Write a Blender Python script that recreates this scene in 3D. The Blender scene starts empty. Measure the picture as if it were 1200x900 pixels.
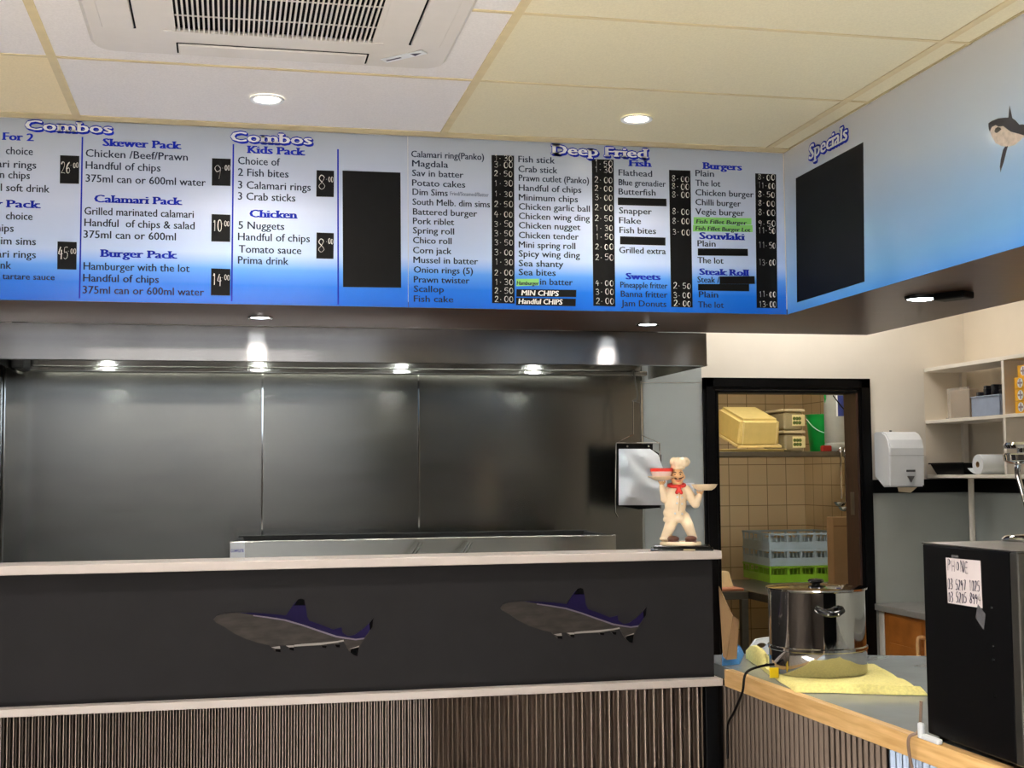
import bpy, bmesh, math, random
from mathutils import Vector, Matrix, noise
random.seed(7)
S = bpy.context.scene
C = S.collection
PI = math.pi
# ------------------------------------------------------------------ camera, world, exposure, big lights
F_PX, YAW, PITCH, ROLL = 1539.87, 0.212514, 0.0688281, -0.0083790
CAM = Vector((0, 0, 1.55))
CEIL, SOFF, MENU_Y, COUNTER_Y, SIDE_X, WALL_Y, RIGHT_X = 2.73, 2.125, 4.458, 4.15, 1.995, 5.9, 3.58
_fw = Vector((math.sin(YAW)*math.cos(PITCH), math.cos(YAW)*math.cos(PITCH), math.sin(PITCH)))
_r = Vector((math.cos(YAW), -math.sin(YAW), 0)); _u = _r.cross(_fw)
RT = math.cos(ROLL)*_r + math.sin(ROLL)*_u
UP = -math.sin(ROLL)*_r + math.cos(ROLL)*_u
cd = bpy.data.cameras.new('camera'); cam = bpy.data.objects.new('camera', cd); C.objects.link(cam)
cd.sensor_width = 36; cd.lens = F_PX*36/1200; cd.clip_start = .05
m = Matrix((RT, UP, -_fw)).transposed().to_4x4(); m.translation = CAM; cam.matrix_world = m
S.camera = cam
def P(px, py, ax, v):
    """world point on the plane axis=v seen at photo pixel (px,py)"""
    d = _fw*F_PX + RT*(px-600) - UP*(py-450)
    return CAM + d*((v-CAM[ax])/d[ax])
S.view_settings.view_transform = 'Standard'; S.view_settings.look = 'None'
S.view_settings.gamma = 1; S.view_settings.use_curve_mapping = False
S.view_settings.exposure = 0.45
W = bpy.data.worlds.new('world'); S.world = W; W.use_nodes = True
W.node_tree.nodes['Background'].inputs[0].default_value = (.75, .85, 1, 1)
W.node_tree.nodes['Background'].inputs[1].default_value = 1.6
def lamp(name, kind, loc, power, color=(1, 1, 1), size=.3, sy=None, rot=(0, 0, 0), spot=None, blend=.5):
    l = bpy.data.lights.new(name, kind); l.energy = power; l.color = color
    if kind == 'AREA':
        l.size = size
        if sy: l.shape = 'RECTANGLE'; l.size_y = sy
    else: l.shadow_soft_size = size
    if spot: l.spot_size = spot; l.spot_blend = blend
    o = bpy.data.objects.new(name, l); C.objects.link(o); o.location = loc; o.rotation_euler = rot
    return o
WARM = (1, .90, .75); NEUT = (1, .96, .92); COOL = (.86, .93, 1)
fill_sun = lamp('fill_sun', 'SUN', (0, -6, 4), 165, (1, .98, .97), .01, None, (math.radians(60), 0, 0))  # added: enters by the rear window, floor bounce brightens the ceiling
S.cycles.caustics_reflective = False; S.cycles.caustics_refractive = False; S.cycles.sample_clamp_indirect = 6
lamp('added_shop_lamp', 'AREA', (-.2, .4, 2.70), 40, NEUT, 1.6, .6)  # unseen lamp behind the camera, added to fill the shop side
lamp('added_window_fill', 'AREA', (-.3, -2.44, 2.27), 80, COOL, 3.4, .6, (PI/2, 0, PI))  # fill lamp added at the invented rear window
lamp('added_kitchen_lamp', 'AREA', (2.6, 5.42, 2.70), 7.6, NEUT, .9, .3)  # unseen lamp above the bulkhead, added to light the back wall
lamp('storeroom_ceiling_lamp', 'AREA', (2.9, 7.0, 2.70), 14, (1, .93, .82), .6, .3)
for x in (-1.4, -.3, .8): lamp('shop_downlight_lamp', 'SPOT', (x, 3.0, 2.70), 40, NEUT, .04, None, (0, 0, 0), 2.4, .6)

# ------------------------------------------------------------------ helpers
def lin(c): return tuple(((v/255)/12.92 if v/255 <= .04045 else ((v/255+.055)/1.055)**2.4) for v in c)
def pm(name, rgb, rough=.5, metal=0, var=.06, scale=18, bump=0, stretch=None, coat=0, trans=0, aniso=0, emit=0, ior=None, spec=None, alpha=1, rvar=0):
    """procedural material: noise-varied base colour, optional bump"""
    mt = bpy.data.materials.new(name); mt.use_nodes = True
    n = mt.node_tree.nodes; L = mt.node_tree.links; b = n['Principled BSDF']
    c = lin(rgb)
    tc = n.new('ShaderNodeTexCoord'); mp = n.new('ShaderNodeMapping'); L.new(tc.outputs['Object'], mp.inputs[0])
    if stretch: mp.inputs['Scale'].default_value = stretch
    nz = n.new('ShaderNodeTexNoise'); nz.inputs['Scale'].default_value = scale; nz.inputs['Detail'].default_value = 4
    L.new(mp.outputs[0], nz.inputs['Vector'])
    rp = n.new('ShaderNodeValToRGB'); L.new(nz.outputs['Fac'], rp.inputs[0])
    rp.color_ramp.elements[0].position = .3; rp.color_ramp.elements[1].position = .7
    rp.color_ramp.elements[0].color = (*[v*(1-var) for v in c], 1); rp.color_ramp.elements[1].color = (*[min(1, v*(1+var)) for v in c], 1)
    L.new(rp.outputs[0], b.inputs['Base Color'])
    b.inputs['Roughness'].default_value = rough; b.inputs['Metallic'].default_value = metal
    if coat: b.inputs['Coat Weight'].default_value = coat; b.inputs['Coat Roughness'].default_value = .08
    if trans: b.inputs['Transmission Weight'].default_value = trans
    if ior: b.inputs['IOR'].default_value = ior
    if spec is not None: b.inputs['Specular IOR Level'].default_value = spec
    if alpha < 1: b.inputs['Alpha'].default_value = alpha
    if aniso:
        b.inputs['Anisotropic'].default_value = aniso
        tg = n.new('ShaderNodeTangent'); tg.direction_type = 'RADIAL'; tg.axis = 'Z'; L.new(tg.outputs[0], b.inputs['Tangent']); b.inputs['Anisotropic Rotation'].default_value = .25
    if emit: b.inputs['Emission Color'].default_value = (*c, 1); b.inputs['Emission Strength'].default_value = emit
    if bump:
        bp = n.new('ShaderNodeBump'); bp.inputs['Strength'].default_value = bump; bp.inputs['Distance'].default_value = .002
        L.new(nz.outputs['Fac'], bp.inputs['Height']); L.new(bp.outputs[0], b.inputs['Normal'])
    if rvar:
        mr = n.new('ShaderNodeMapRange'); L.new(nz.outputs['Fac'], mr.inputs['Value'])
        mr.inputs['To Min'].default_value = rough-rvar; mr.inputs['To Max'].default_value = rough+rvar; L.new(mr.outputs[0], b.inputs['Roughness'])
    return mt
def gradient_mat(name, axis, stops, rough=.3, coat=.5, noise_amt=0, noise_scale=2):
    """printed colour fade along one world axis: stops = [(value, rgb)]"""
    mt = bpy.data.materials.new(name); mt.use_nodes = True
    n = mt.node_tree.nodes; L = mt.node_tree.links; b = n['Principled BSDF']
    g = n.new('ShaderNodeNewGeometry'); sx = n.new('ShaderNodeSeparateXYZ'); L.new(g.outputs['Position'], sx.inputs[0])
    mr = n.new('ShaderNodeMapRange'); mr.inputs['From Min'].default_value = stops[0][0]; mr.inputs['From Max'].default_value = stops[-1][0]
    L.new(sx.outputs[axis], mr.inputs['Value'])
    src = mr.outputs[0]
    if noise_amt:
        nz = n.new('ShaderNodeTexNoise'); nz.inputs['Scale'].default_value = noise_scale; nz.inputs['Detail'].default_value = 2; L.new(g.outputs['Position'], nz.inputs['Vector'])
        ma = n.new('ShaderNodeMath'); ma.operation = 'MULTIPLY_ADD'; L.new(nz.outputs['Fac'], ma.inputs[0]); ma.inputs[1].default_value = noise_amt; ma.inputs[2].default_value = -noise_amt/2
        ad = n.new('ShaderNodeMath'); L.new(src, ad.inputs[0]); L.new(ma.outputs[0], ad.inputs[1]); src = ad.outputs[0]
    rp = n.new('ShaderNodeValToRGB'); L.new(src, rp.inputs[0])
    a, z = stops[0][0], stops[-1][0]
    els = rp.color_ramp.elements
    while len(els) < len(stops): els.new(.5)
    for e, (v, c) in zip(els, stops): e.position = (v-a)/(z-a); e.color = (*lin(c), 1)
    L.new(rp.outputs[0], b.inputs['Base Color'])
    b.inputs['Roughness'].default_value = rough; b.inputs['Coat Weight'].default_value = coat; b.inputs['Coat Roughness'].default_value = .12; b.inputs['Specular IOR Level'].default_value = .3
    return mt
def tile_mat(name, rgb, grout, size, rough=.25, ax=0):
    mt = pm(name, rgb, rough); n = mt.node_tree.nodes; L = mt.node_tree.links; b = n['Principled BSDF']
    g = n.new('ShaderNodeNewGeometry'); sx = n.new('ShaderNodeSeparateXYZ'); cb = n.new('ShaderNodeCombineXYZ')
    L.new(g.outputs['Position'], sx.inputs[0]); L.new(sx.outputs[ax], cb.inputs[0]); L.new(sx.outputs[1 if ax == 2 else 2], cb.inputs[1])
    if ax == 2: L.new(sx.outputs[0], cb.inputs[0])
    br = n.new('ShaderNodeTexBrick'); br.offset = 0; br.squash = 1; L.new(cb.outputs[0], br.inputs['Vector'])
    br.inputs['Scale'].default_value = 1; br.inputs['Brick Width'].default_value = size; br.inputs['Row Height'].default_value = size
    br.inputs['Mortar Size'].default_value = size*.018; br.inputs['Mortar Smooth'].default_value = .1
    c = lin(rgb); br.inputs['Color1'].default_value = (*c, 1); br.inputs['Color2'].default_value = (*[v*.94 for v in c], 1); br.inputs['Mortar'].default_value = (*lin(grout), 1)
    L.new(br.outputs['Color'], b.inputs['Base Color'])
    return mt
def wood_mat(name, c1, c2, axis_scale, rough=.45, scale=6):
    mt = pm(name, c1, rough, scale=scale, stretch=axis_scale)
    n = mt.node_tree.nodes
    rp = [x for x in n if x.type == 'VALTORGB'][0]
    rp.color_ramp.elements[0].color = (*lin(c1), 1); rp.color_ramp.elements[1].color = (*lin(c2), 1)
    return mt

class MB:
    def __init__(s): s.bm = bmesh.new()
    def face(s, pts, mi=0):
        f = s.bm.faces.new([s.bm.verts.new(p) for p in pts]); f.material_index = mi; return f
    def box(s, x0, x1, y0, y1, z0, z1, bev=0, mi=0, rot=None, seg=2):
        r = bmesh.ops.create_cube(s.bm, size=1)
        vs = r['verts']
        for v in vs: v.co = Vector(((x0+x1)/2+v.co.x*(x1-x0), (y0+y1)/2+v.co.y*(y1-y0), (z0+z1)/2+v.co.z*(z1-z0)))
        fs = list({f for v in vs for f in v.link_faces})
        if bev:
            es = list({e for v in vs for e in v.link_edges})
            g = bmesh.ops.bevel(s.bm, geom=es, offset=bev, segments=seg, profile=.5, affect='EDGES')
            vs = list({v for f in g['faces'] for v in f.verts} | {v for v in vs if v.is_valid})
            fs = list({f for v in vs for f in v.link_faces})
        for f in fs: f.material_index = mi
        if rot: bmesh.ops.transform(s.bm, matrix=rot, verts=vs)
        return s
    def prism(s, pts, d, mi=0, mi_side=None):
        """polygon (3D points) extruded by vector d"""
        d = Vector(d); a = [s.bm.verts.new(Vector(p)) for p in pts]; b = [s.bm.verts.new(Vector(p)+d) for p in pts]
        n = len(a); f1 = s.bm.faces.new(a[::-1]); f2 = s.bm.faces.new(b); f1.material_index = f2.material_index = mi
        for i in range(n):
            f = s.bm.faces.new((a[i], a[(i+1) % n], b[(i+1) % n], b[i])); f.material_index = mi if mi_side is None else mi_side
        bmesh.ops.recalc_face_normals(s.bm, faces=list({f for v in a+b for f in v.link_faces}))
        return s
    def tube(s, path, r, seg=8, mi=0, caps=True, flat=1.0):
        path = [Vector(p) for p in path]; n = len(path); rings = []
        up = None
        for i, p in enumerate(path):
            t = (path[min(i+1, n-1)]-path[max(i-1, 0)])
            if t.length < 1e-9: t = Vector((0, 0, 1))
            t.normalize()
            if up is None: up = t.orthogonal().normalized()
            up = (up-t*up.dot(t))
            if up.length < 1e-6: up = t.orthogonal()
            up.normalize(); w = t.cross(up)
            rr = r[i] if isinstance(r, (list, tuple)) else r
            rings.append([s.bm.verts.new(p+up*rr*math.cos(2*PI*k/seg)+w*rr*flat*math.sin(2*PI*k/seg)) for k in range(seg)])
        for a, b in zip(rings, rings[1:]):
            for k in range(seg):
                f = s.bm.faces.new((a[k], a[(k+1) % seg], b[(k+1) % seg], b[k])); f.material_index = mi; f.smooth = True
        if caps:
            s.bm.faces.new(rings[0][::-1]).material_index = mi; s.bm.faces.new(rings[-1]).material_index = mi
        return s
    def lathe(s, prof, c=(0, 0, 0), seg=40, mi=0, sx=1, sy=1, rot=None):
        c = Vector(c); rings = []; new = []
        for r, z in prof:
            if r < 1e-6: ring = [s.bm.verts.new(Vector((0, 0, z)))]
            else: ring = [s.bm.verts.new(Vector((r*sx*math.cos(2*PI*k/seg), r*sy*math.sin(2*PI*k/seg), z))) for k in range(seg)]
            rings.append(ring); new += ring
        for a, b in zip(rings, rings[1:]):
            for k in range(seg):
                q = [a[0] if len(a) == 1 else a[k], a[0] if len(a) == 1 else a[(k+1) % seg], b[0] if len(b) == 1 else b[(k+1) % seg], b[0] if len(b) == 1 else b[k]]
                u = []
                for v in q:
                    if v not in u: u.append(v)
                if len(u) > 2:
                    f = s.bm.faces.new(u); f.material_index = mi; f.smooth = True
        for v in new: v.co = (rot @ v.co if rot else v.co)+c
        return s
    def ell(s, c, r, rot=None, seg=16, mi=0):
        g = bmesh.ops.create_uvsphere(s.bm, u_segments=seg, v_segments=max(6, seg*2//3), radius=1)
        for v in g['verts']:
            q = Vector((v.co.x*r[0], v.co.y*r[1], v.co.z*r[2])); v.co = (rot @ q if rot else q)+Vector(c)
            for f in v.link_faces: f.smooth = True; f.material_index = mi
        return s
    def cap(s, a, b, ra, rb, seg=12):
        s.ell(a, (ra,)*3, seg=seg); s.ell(b, (rb,)*3, seg=seg); s.tube([a, b], [ra, rb], seg=seg); return s
    def build(s, name, mat, parent=None, world=True, smooth=False, recalc=True):
        me = bpy.data.meshes.new(name)
        if recalc: bmesh.ops.recalc_face_normals(s.bm, faces=s.bm.faces[:])
        if smooth:
            for f in s.bm.faces: f.smooth = True
        if parent and world:
            off = WORLD_LOC.get(parent.name, Vector((0, 0, 0)))
            bmesh.ops.translate(s.bm, verts=s.bm.verts[:], vec=-off)
            WORLD_TMP = off
        s.bm.to_mesh(me); s.bm.free()
        for mm in (mat if isinstance(mat, (list, tuple)) else [mat]): me.materials.append(mm)
        if any(p.use_smooth for p in me.polygons): me.set_sharp_from_angle(angle=.7)
        o = bpy.data.objects.new(name, me); C.objects.link(o)
        if parent:
            o.parent = parent
            WORLD_LOC[o.name] = WORLD_LOC.get(parent.name, Vector((0, 0, 0))) if world else Vector((0, 0, 0))
        return o
WORLD_LOC = {}
def tag(o, label, cat, group=None):
    o['label'] = label; o['category'] = cat
    if group: o['group'] = group
    return o
def thing(name, label, cat, loc=(0, 0, 0), rotz=0, group=None):
    o = bpy.data.objects.new(name, None); C.objects.link(o); o.location = loc; o.rotation_euler = (0, 0, rotz)
    o.empty_display_size = .05
    WORLD_LOC[o.name] = Vector(loc)
    return tag(o, label, cat, group)
def struct(o): o['kind'] = 'structure'; return o
def dup(root, loc, label, rotz=None):
    r = root.copy(); C.objects.link(r); r.location = loc; r['label'] = label
    if rotz is not None: r.rotation_euler = (0, 0, rotz)
    for ch in list(root.children):
        c = ch.copy(); C.objects.link(c); c.parent = r
        for g in ch.children:
            d = g.copy(); C.objects.link(d); d.parent = c
    return r

# ------------------------------------------------------------------ materials
M = {}
M['ceil_white'] = pm('ceiling_tile_white', (240, 236, 234), .9, var=.05, scale=160, bump=.25)
M['ceil_cream'] = pm('ceiling_tile_cream', (209, 201, 171), .9, var=.05, scale=160, bump=.25)
M['ceil_yellow'] = pm('ceiling_tile_yellowed', (226, 210, 172), .9, var=.05, scale=160, bump=.25)
M['tbar'] = pm('ceiling_grid', (196, 180, 140), .6)
M['floor'] = tile_mat('floor_tile', (192, 187, 180), (120, 114, 108), .4, .4, 2)
M['wall_cream'] = pm('wall_paint_cream', (238, 226, 206), .6, scale=6, var=.02)
M['wall_white'] = pm('wall_paint_white', (240, 232, 218), .6, scale=6, var=.02)
M['wall_grey'] = pm('wall_paint_grey', (180, 184, 178), .45, scale=6, var=.04)
M['shop_wall'] = pm('shop_wall_paint', (66, 58, 52), .7, scale=4)
M['steel'] = pm('brushed_steel', (184, 182, 175), .24, 1, var=.03, scale=3, stretch=(.6, .6, 20), aniso=.75)
M['steel_wall'] = pm('brushed_steel_sheet', (124, 122, 116), .2, 1, var=.05, scale=2, stretch=(.8, .8, 5), bump=.05, aniso=.6, rvar=.03)
M['fascia'] = pm('brushed_fascia', (136, 133, 130), .17, 1, var=.03, scale=3, stretch=(6, .6, .3), aniso=.92)
M['steel_dull'] = pm('dull_steel', (120, 118, 112), .4, 1, var=.08)
M['chrome'] = pm('chrome', (214, 214, 212), .06, 1, var=.02)
M['mirror_steel'] = pm('polished_steel', (205, 203, 198), .05, 1, var=.02)
M['corr'] = pm('corrugated_zinc', (86, 76, 68), .36, 1, var=.1, scale=5, stretch=(1, 1, .3))
M['black'] = pm('black_paint', (5, 5, 6), .4, var=.1, spec=.15)
M['black_gloss'] = pm('black_gloss', (12, 12, 13), .15, var=.1)
M['black_matte'] = pm('black_matte', (14, 14, 15), .7, var=.1)
M['blackboard'] = pm('blackboard_film', (8, 8, 9), .5, var=.15, scale=30, spec=.2)
M['counter'] = pm('charcoal_laminate', (37, 36, 37), .6, var=.05, scale=8, spec=.05)
M['ledge'] = pm('cream_laminate', (184, 174, 167), .35, var=.03)
M['soffit'] = wood_mat('brown_laminate', (58, 38, 28), (76, 52, 40), (1, 14, 14), .3, 5)
M['pine_x'] = wood_mat('pine_edge', (196, 152, 92), (226, 188, 130), (22, 1.2, 22), .5, 4)
M['bench_top'] = pm('grey_laminate', (146, 152, 153), .22, var=.12, scale=5, coat=.3)
M['cab_wood'] = wood_mat('stained_pine', (148, 84, 30), (182, 112, 46), (20, 3, 4), .35, 3)
M['handle_wood'] = pm('pale_wood', (214, 168, 112), .45)
M['text'] = pm('menu_ink', (36, 42, 60), .8, var=.02, spec=.1)
M['text_small'] = pm('menu_ink_pale', (110, 118, 146), .5, var=.02)
M['blue'] = pm('blue_ink', (18, 40, 168), .7, var=.03, spec=.15)
M['white'] = pm('white_ink', (240, 242, 248), .5, var=.02)
M['chalk'] = pm('chalk_marker', (238, 236, 230), .7, var=.05)
M['green_tape'] = pm('green_label', (132, 206, 110), .5)
M['plastic_white'] = pm('white_plastic', (236, 239, 242), .35, var=.02)
M['ac'] = pm('ac_plastic', (214, 208, 200), .4, var=.02)
M['ac_dark'] = pm('ac_void', (4, 4, 5), .9, spec=.1)
M['glow'] = pm('lamp_face', (255, 246, 228), .4, emit=12)
M['glow_cool'] = pm('led_face', (240, 248, 255), .4, emit=16)
M['paper'] = pm('note_paper', (196, 186, 186), .8, var=.04)
M['ink'] = pm('felt_pen', (30, 26, 52), .6)
M['card'] = pm('cardboard', (150, 120, 84), .8, var=.08, scale=12)
M['yellow'] = pm('yellow_towel', (242, 230, 148), .95, var=.1, scale=120, bump=.5)
M['bluecloth'] = pm('blue_cloth', (76, 146, 214), .8, var=.12, scale=40)
M['porcelain'] = pm('figurine_cream', (236, 214, 180), .35, var=.06, scale=25)
M['skin'] = pm('figurine_skin', (214, 168, 118), .4, var=.06)
M['brown'] = pm('figurine_brown', (82, 42, 26), .3)
M['red'] = pm('red', (206, 48, 36), .4)
M['clear'] = pm('clear_plastic', (226, 230, 232), .15, alpha=.45)
M['bag'] = pm('bag_film', (240, 244, 248), .8, var=.03, scale=14, bump=.6)
M['tub_cream'] = pm('cream_tub', (226, 204, 132), .4, var=.04)
M['green'] = pm('green_bucket', (16, 170, 70), .35)
M['lime'] = pm('lime_rack', (140, 200, 52), .45)
M['rack_blue'] = pm('rack_blue', (170, 196, 216), .45)
M['jug'] = pm('jug_plastic', (168, 172, 166), .35)
M['yellow_box'] = pm('yellow_carton', (244, 182, 40), .5)
M['tile'] = tile_mat('cream_wall_tile', (226, 206, 168), (150, 130, 98), .146, .22, 0)
M['tile_side'] = tile_mat('cream_wall_tile_side', (226, 206, 168), (150, 130, 98), .146, .22, 1)
M['menu_print'] = gradient_mat('menu_print', 2, [(2.125, (22, 98, 206)), (2.19, (30, 112, 220)), (2.245, (90, 154, 238)), (2.30, (188, 210, 248)), (2.45, (204, 216, 244)), (2.62, (176, 186, 204)), (2.73, (160, 168, 180))], .22, .15)
M['side_print'] = gradient_mat('specials_print', 2, [(2.125, (78, 160, 252)), (2.2, (126, 190, 252)), (2.32, (162, 204, 250)), (2.5, (198, 216, 238)), (2.73, (208, 209, 213))], .16, .8, .25, 1.6)

# ------------------------------------------------------------------ room shell
X0, X1, Y0, Y1 = -3.0, RIGHT_X, -2.5, 8.9
RX2 = P(944, 600, 1, Y1).x
struct(MB().box(X0-.1, RX2+.15, Y0-.1, Y1+.1, -.1, 0).build('floor', M['floor']))
# ceiling: lay-in tiles of three ages
gx = [-3.0, -2.905, -1.698, -.491, .716, 1.911, SIDE_X]; gy = [4.41, 3.79, 3.205, 2.6, 2.0, 1.4, .8, .2, -.4, -1.0, -1.6, -2.2, -2.5]
b = MB()
for i in range(len(gx)-1):
    for j in range(len(gy)-1):
        mi = 1 if gx[i] > .7 else 0
        if gx[i] < -.5 and gy[j] > 4.3: mi = 2
        b.box(gx[i]+.010, gx[i+1]-.010, gy[j+1]+.006, gy[j]-.006, CEIL-.003, CEIL+.02, mi=mi)
b.box(X0, RX2+.1, Y0, Y1+.1, CEIL+.02, CEIL+.1, mi=1)
b.box(SIDE_X, X1, Y0, 4.458, CEIL-.002, CEIL+.02, mi=1); b.box(X0, RX2+.1, 4.458, Y1, CEIL-.002, CEIL+.02, mi=1)
struct(b.build('ceiling', [M['ceil_white'], M['ceil_cream'], M['ceil_yellow']]))
b = MB()
for x in gx[1:-1]: b.box(x-.0125, x+.0125, Y0, 4.41, CEIL-.006, CEIL+.004)
for y in gy[1:-1]: b.box(X0, SIDE_X, y-.007, y+.007, CEIL-.0055, CEIL+.004)
b.box(X0, SIDE_X, 4.398, MENU_Y-.004, CEIL-.006, CEIL+.004)
b.box(SIDE_X-.008, SIDE_X-.003, Y0, 4.40, CEIL-.006, CEIL+.004)
struct(b.build('trim_1', M['tbar']))
# bulkhead over the counter (L shaped)
b = MB()
b.box(X0, SIDE_X+.002, MENU_Y+.002, 5.08, SOFF+.02, CEIL-.003); b.box(SIDE_X+.002, 2.63, Y0, 5.08, SOFF+.02, CEIL-.003)
o = struct(b.build('wall_bulkhead', M['wall_white']))
b = MB()
b.prism([(X0, MENU_Y, SOFF), (SIDE_X, MENU_Y, SOFF), (SIDE_X, Y0, SOFF), (2.63, Y0, SOFF), (2.63, 5.08, SOFF), (X0, 5.08, SOFF)], (0, 0, .02))
struct(b.build('trim_2', M['soffit']))
# back wall with doorway
DL, DR, DT = P(837, 458, 1, WALL_Y).x, P(1003, 458, 1, WALL_Y).x, P(920, 458, 1, WALL_Y).z
b = MB()
b.box(X0, DL, WALL_Y, WALL_Y+.1, 0, CEIL); b.box(DR, RX2+.1, WALL_Y, WALL_Y+.1, 1.45, CEIL); b.box(DL, DR, WALL_Y, WALL_Y+.1, DT, CEIL)
b.box(DR, RX2+.1, WALL_Y, WALL_Y+.1, 0, 1.45, mi=1)
struct(b.build('wall_back', [M['wall_white'], M['wall_grey']]))
b = MB(); b.box(X1, X1+.1, Y0, WALL_Y, 1.45, CEIL); b.box(X1, X1+.1, Y0, WALL_Y, 0, 1.45, mi=1)
struct(b.build('wall_right', [M['wall_cream'], M['wall_grey']]))
struct(MB().box(X0-.1, X0, Y0, Y1, 0, CEIL).build('wall_left', M['shop_wall']))
b = MB()
b.box(X0, -2.1, Y0-.1, Y0, 0, CEIL); b.box(1.5, X1, Y0-.1, Y0, 0, CEIL); b.box(-2.1, 1.5, Y0-.1, Y0, 0, 1.95); b.box(-2.1, 1.5, Y0-.1, Y0, 2.6, CEIL)
struct(b.build('wall_front', M['shop_wall']))
w = struct(MB().box(-2.1, 1.5, Y0-.06, Y0-.05, 1.95, 2.6).build('added_window', pm('added_window_glass', (240, 245, 250), .02, var=0, alpha=.06)))  # unseen window, added and shaped for bounce light and steel reflections
b = MB()
for x in (-2.1, -.9, .3, 1.46): b.box(x, x+.04, Y0-.08, Y0-.02, 1.95, 2.6)
for z in (1.95, 2.56): b.box(-2.1, 1.5, Y0-.08, Y0-.02, z, z+.04)
b.build('added_window_frame', M['black'], w)
# black door frame with moulded steps, deep reveal
b = MB()
fl, fr, ft = P(823.5, 500, 1, WALL_Y).x, P(1018.5, 500, 1, WALL_Y).x, P(920, 443.5, 1, WALL_Y).z
for a, c, d0, d1 in ((0, 1, 0, .022), (.25, 1, .022, .03)):
    yl, yh = WALL_Y-d1, WALL_Y-d0-.001
    iw = DL-fl
    b.box(fl+(0 if a == 0 else .012), DL-.004 if a == 0 else DL-.016, yl, yh, 0, ft-(0 if a == 0 else .012))
    b.box(DR+(.004 if a == 0 else .016), fr-(0 if a == 0 else .012), yl, yh, 0, ft-(0 if a == 0 else .012))
    b.box(fl+(0 if a == 0 else .012), fr-(0 if a == 0 else .012), yl, yh, DT+(.004 if a == 0 else .016), ft-(0 if a == 0 else .012))
b.box(DL, DL+.012, WALL_Y-.02, WALL_Y+.11, 0, DT); b.box(DL, DR, WALL_Y-.02, WALL_Y+.11, DT-.012, DT)
door = struct(b.build('door_1', M['black']))
MB().box(DR-.012, DR-.0005, WALL_Y-.02, WALL_Y+.11, 0, DT-.012).build('jamb', wood_mat('dark_jamb', (40, 24, 18), (62, 36, 26), (12, 12, 2), .4), door)
b = MB(); b.box(DR-.0145, DR-.0122, WALL_Y+.02, WALL_Y+.06, 1.34, 1.45, .001); b.box(DR-.0155, DR-.0145, WALL_Y+.033, WALL_Y+.047, 1.37, 1.42)
so = b.build('strike_plate', M['steel_dull'], door)
# dado rail
b = MB(); b.box(fr+.004, X1-.001, WALL_Y-.018, WALL_Y-.001, 1.445, 1.51, .003); b.box(X1-.018, X1-.001, 2.0, WALL_Y-.019, 1.445, 1.51, .003)
struct(b.build('trim_3', M['black']))
# kitchen side wall at left and storeroom beyond the doorway
struct(MB().box(-1.02, -.935, 5.15, WALL_Y-.001, 0, CEIL-.004).build('wall_kitchen_left', M['steel_wall']))
b = MB(); b.box(1.9, RX2+.1, Y1, Y1+.1, 0, CEIL); struct(b.build('wall_storeroom_back', M['tile']))
b = MB(); b.box(RX2, RX2+.1, WALL_Y+.1, Y1, 0, CEIL); struct(b.build('wall_storeroom_right', M['tile_side']))
b = MB(); b.box(1.9, 2.0, WALL_Y+.1, Y1, 0, CEIL); struct(b.build('wall_storeroom_left', M['tile_side']))

# ------------------------------------------------------------------ stainless cladding and hood
seams = [-.93, .1441, .838, 1.892]
labs = ['brushed steel splashback sheet at the left end behind the counter', 'narrow brushed steel splashback sheet between two wider ones behind the counter', 'brushed steel splashback sheet at right beside the grey wall panel']
for i in range(3):
    t = thing('splashback_sheet', labs[i], 'wall panel', ((seams[i]+seams[i+1])/2, WALL_Y-.006, .9), group='steel splashback sheets')
    MB().box(seams[i]+.004, seams[i+1]-.004, WALL_Y-.008, WALL_Y-.002, .3, 2.09).build('sheet', M['steel_wall'], t)
    MB().box(seams[i+1]-.004, seams[i+1]+.004, WALL_Y-.012, WALL_Y-.002, .3, 2.09, .001).build('joint_strip', M['chrome'], t)
    if i == 0: MB().box(seams[0]-.002, seams[0]+.004, WALL_Y-.012, WALL_Y-.002, .3, 2.09, .001).build('joint_strip', M['chrome'], t)
b = MB(); b.box(1.90, fl-.004, WALL_Y-.006, WALL_Y-.001, .3, 1.975, .001); b.box(1.90, fl-.004, WALL_Y-.0055, WALL_Y-.001, 1.978, 2.3, .001)
tag(b.build('wall_panel', pm('grey_wall_panel', (176, 184, 184), .3, var=.03, scale=4, coat=.3)), 'glossy pale grey wall panel between the steel sheets and the doorway', 'wall panel')
HB = 1.99; HY0, HY1 = 5.09, 5.88; HL, HR = -1.3, 1.926
hood = thing('exhaust_hood', 'long stainless steel exhaust hood under the brown bulkhead', 'exhaust hood', (0, 5.4, HB))
b = MB()
prof = [(HL, HY0, HB), (HR-.02, HY0, HB), (HR-.006, HY0+.006, HB), (HR, HY0+.02, HB)]
b.prism([(x, y, z) for x, y, z in prof]+[(HR-.003, HY0+.022, HB), (HR-.022, HY0+.004, HB), (HL, HY0+.004, HB)], (0, 0, .134))
b.build('fascia', M['fascia'], hood)
MB().box(HR-.004, HR, HY0+.02, HY1, HB, HB+.13).build('side_panel', M['steel'], hood)
MB().box(-.86, -.855, HY0+.005, HY1, HB-.002, HB+.13).build('side_panel', M['steel'], hood)
MB().box(HL, HR-.001, HY0+.005, HY1, HB+.40, HB+.41).build('canopy_top', M['steel_dull'], hood)
b = MB(); b.box(HL, HR-.004, HY0+.004, HY0+.045, HB, HB+.004)
b.build('gutter', M['steel'], hood)
LB = 5.71
b = MB(); b.box(-.85, 1.83, LB, LB+.012, HB+.028, HB+.36); b.build('filter_bank', M['steel'], hood)
b = MB(); b.box(-.85, 1.86, LB-.014, LB+.05, HB+.003, HB+.024, .004); b.build('back_gutter', M['steel'], hood)
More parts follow.
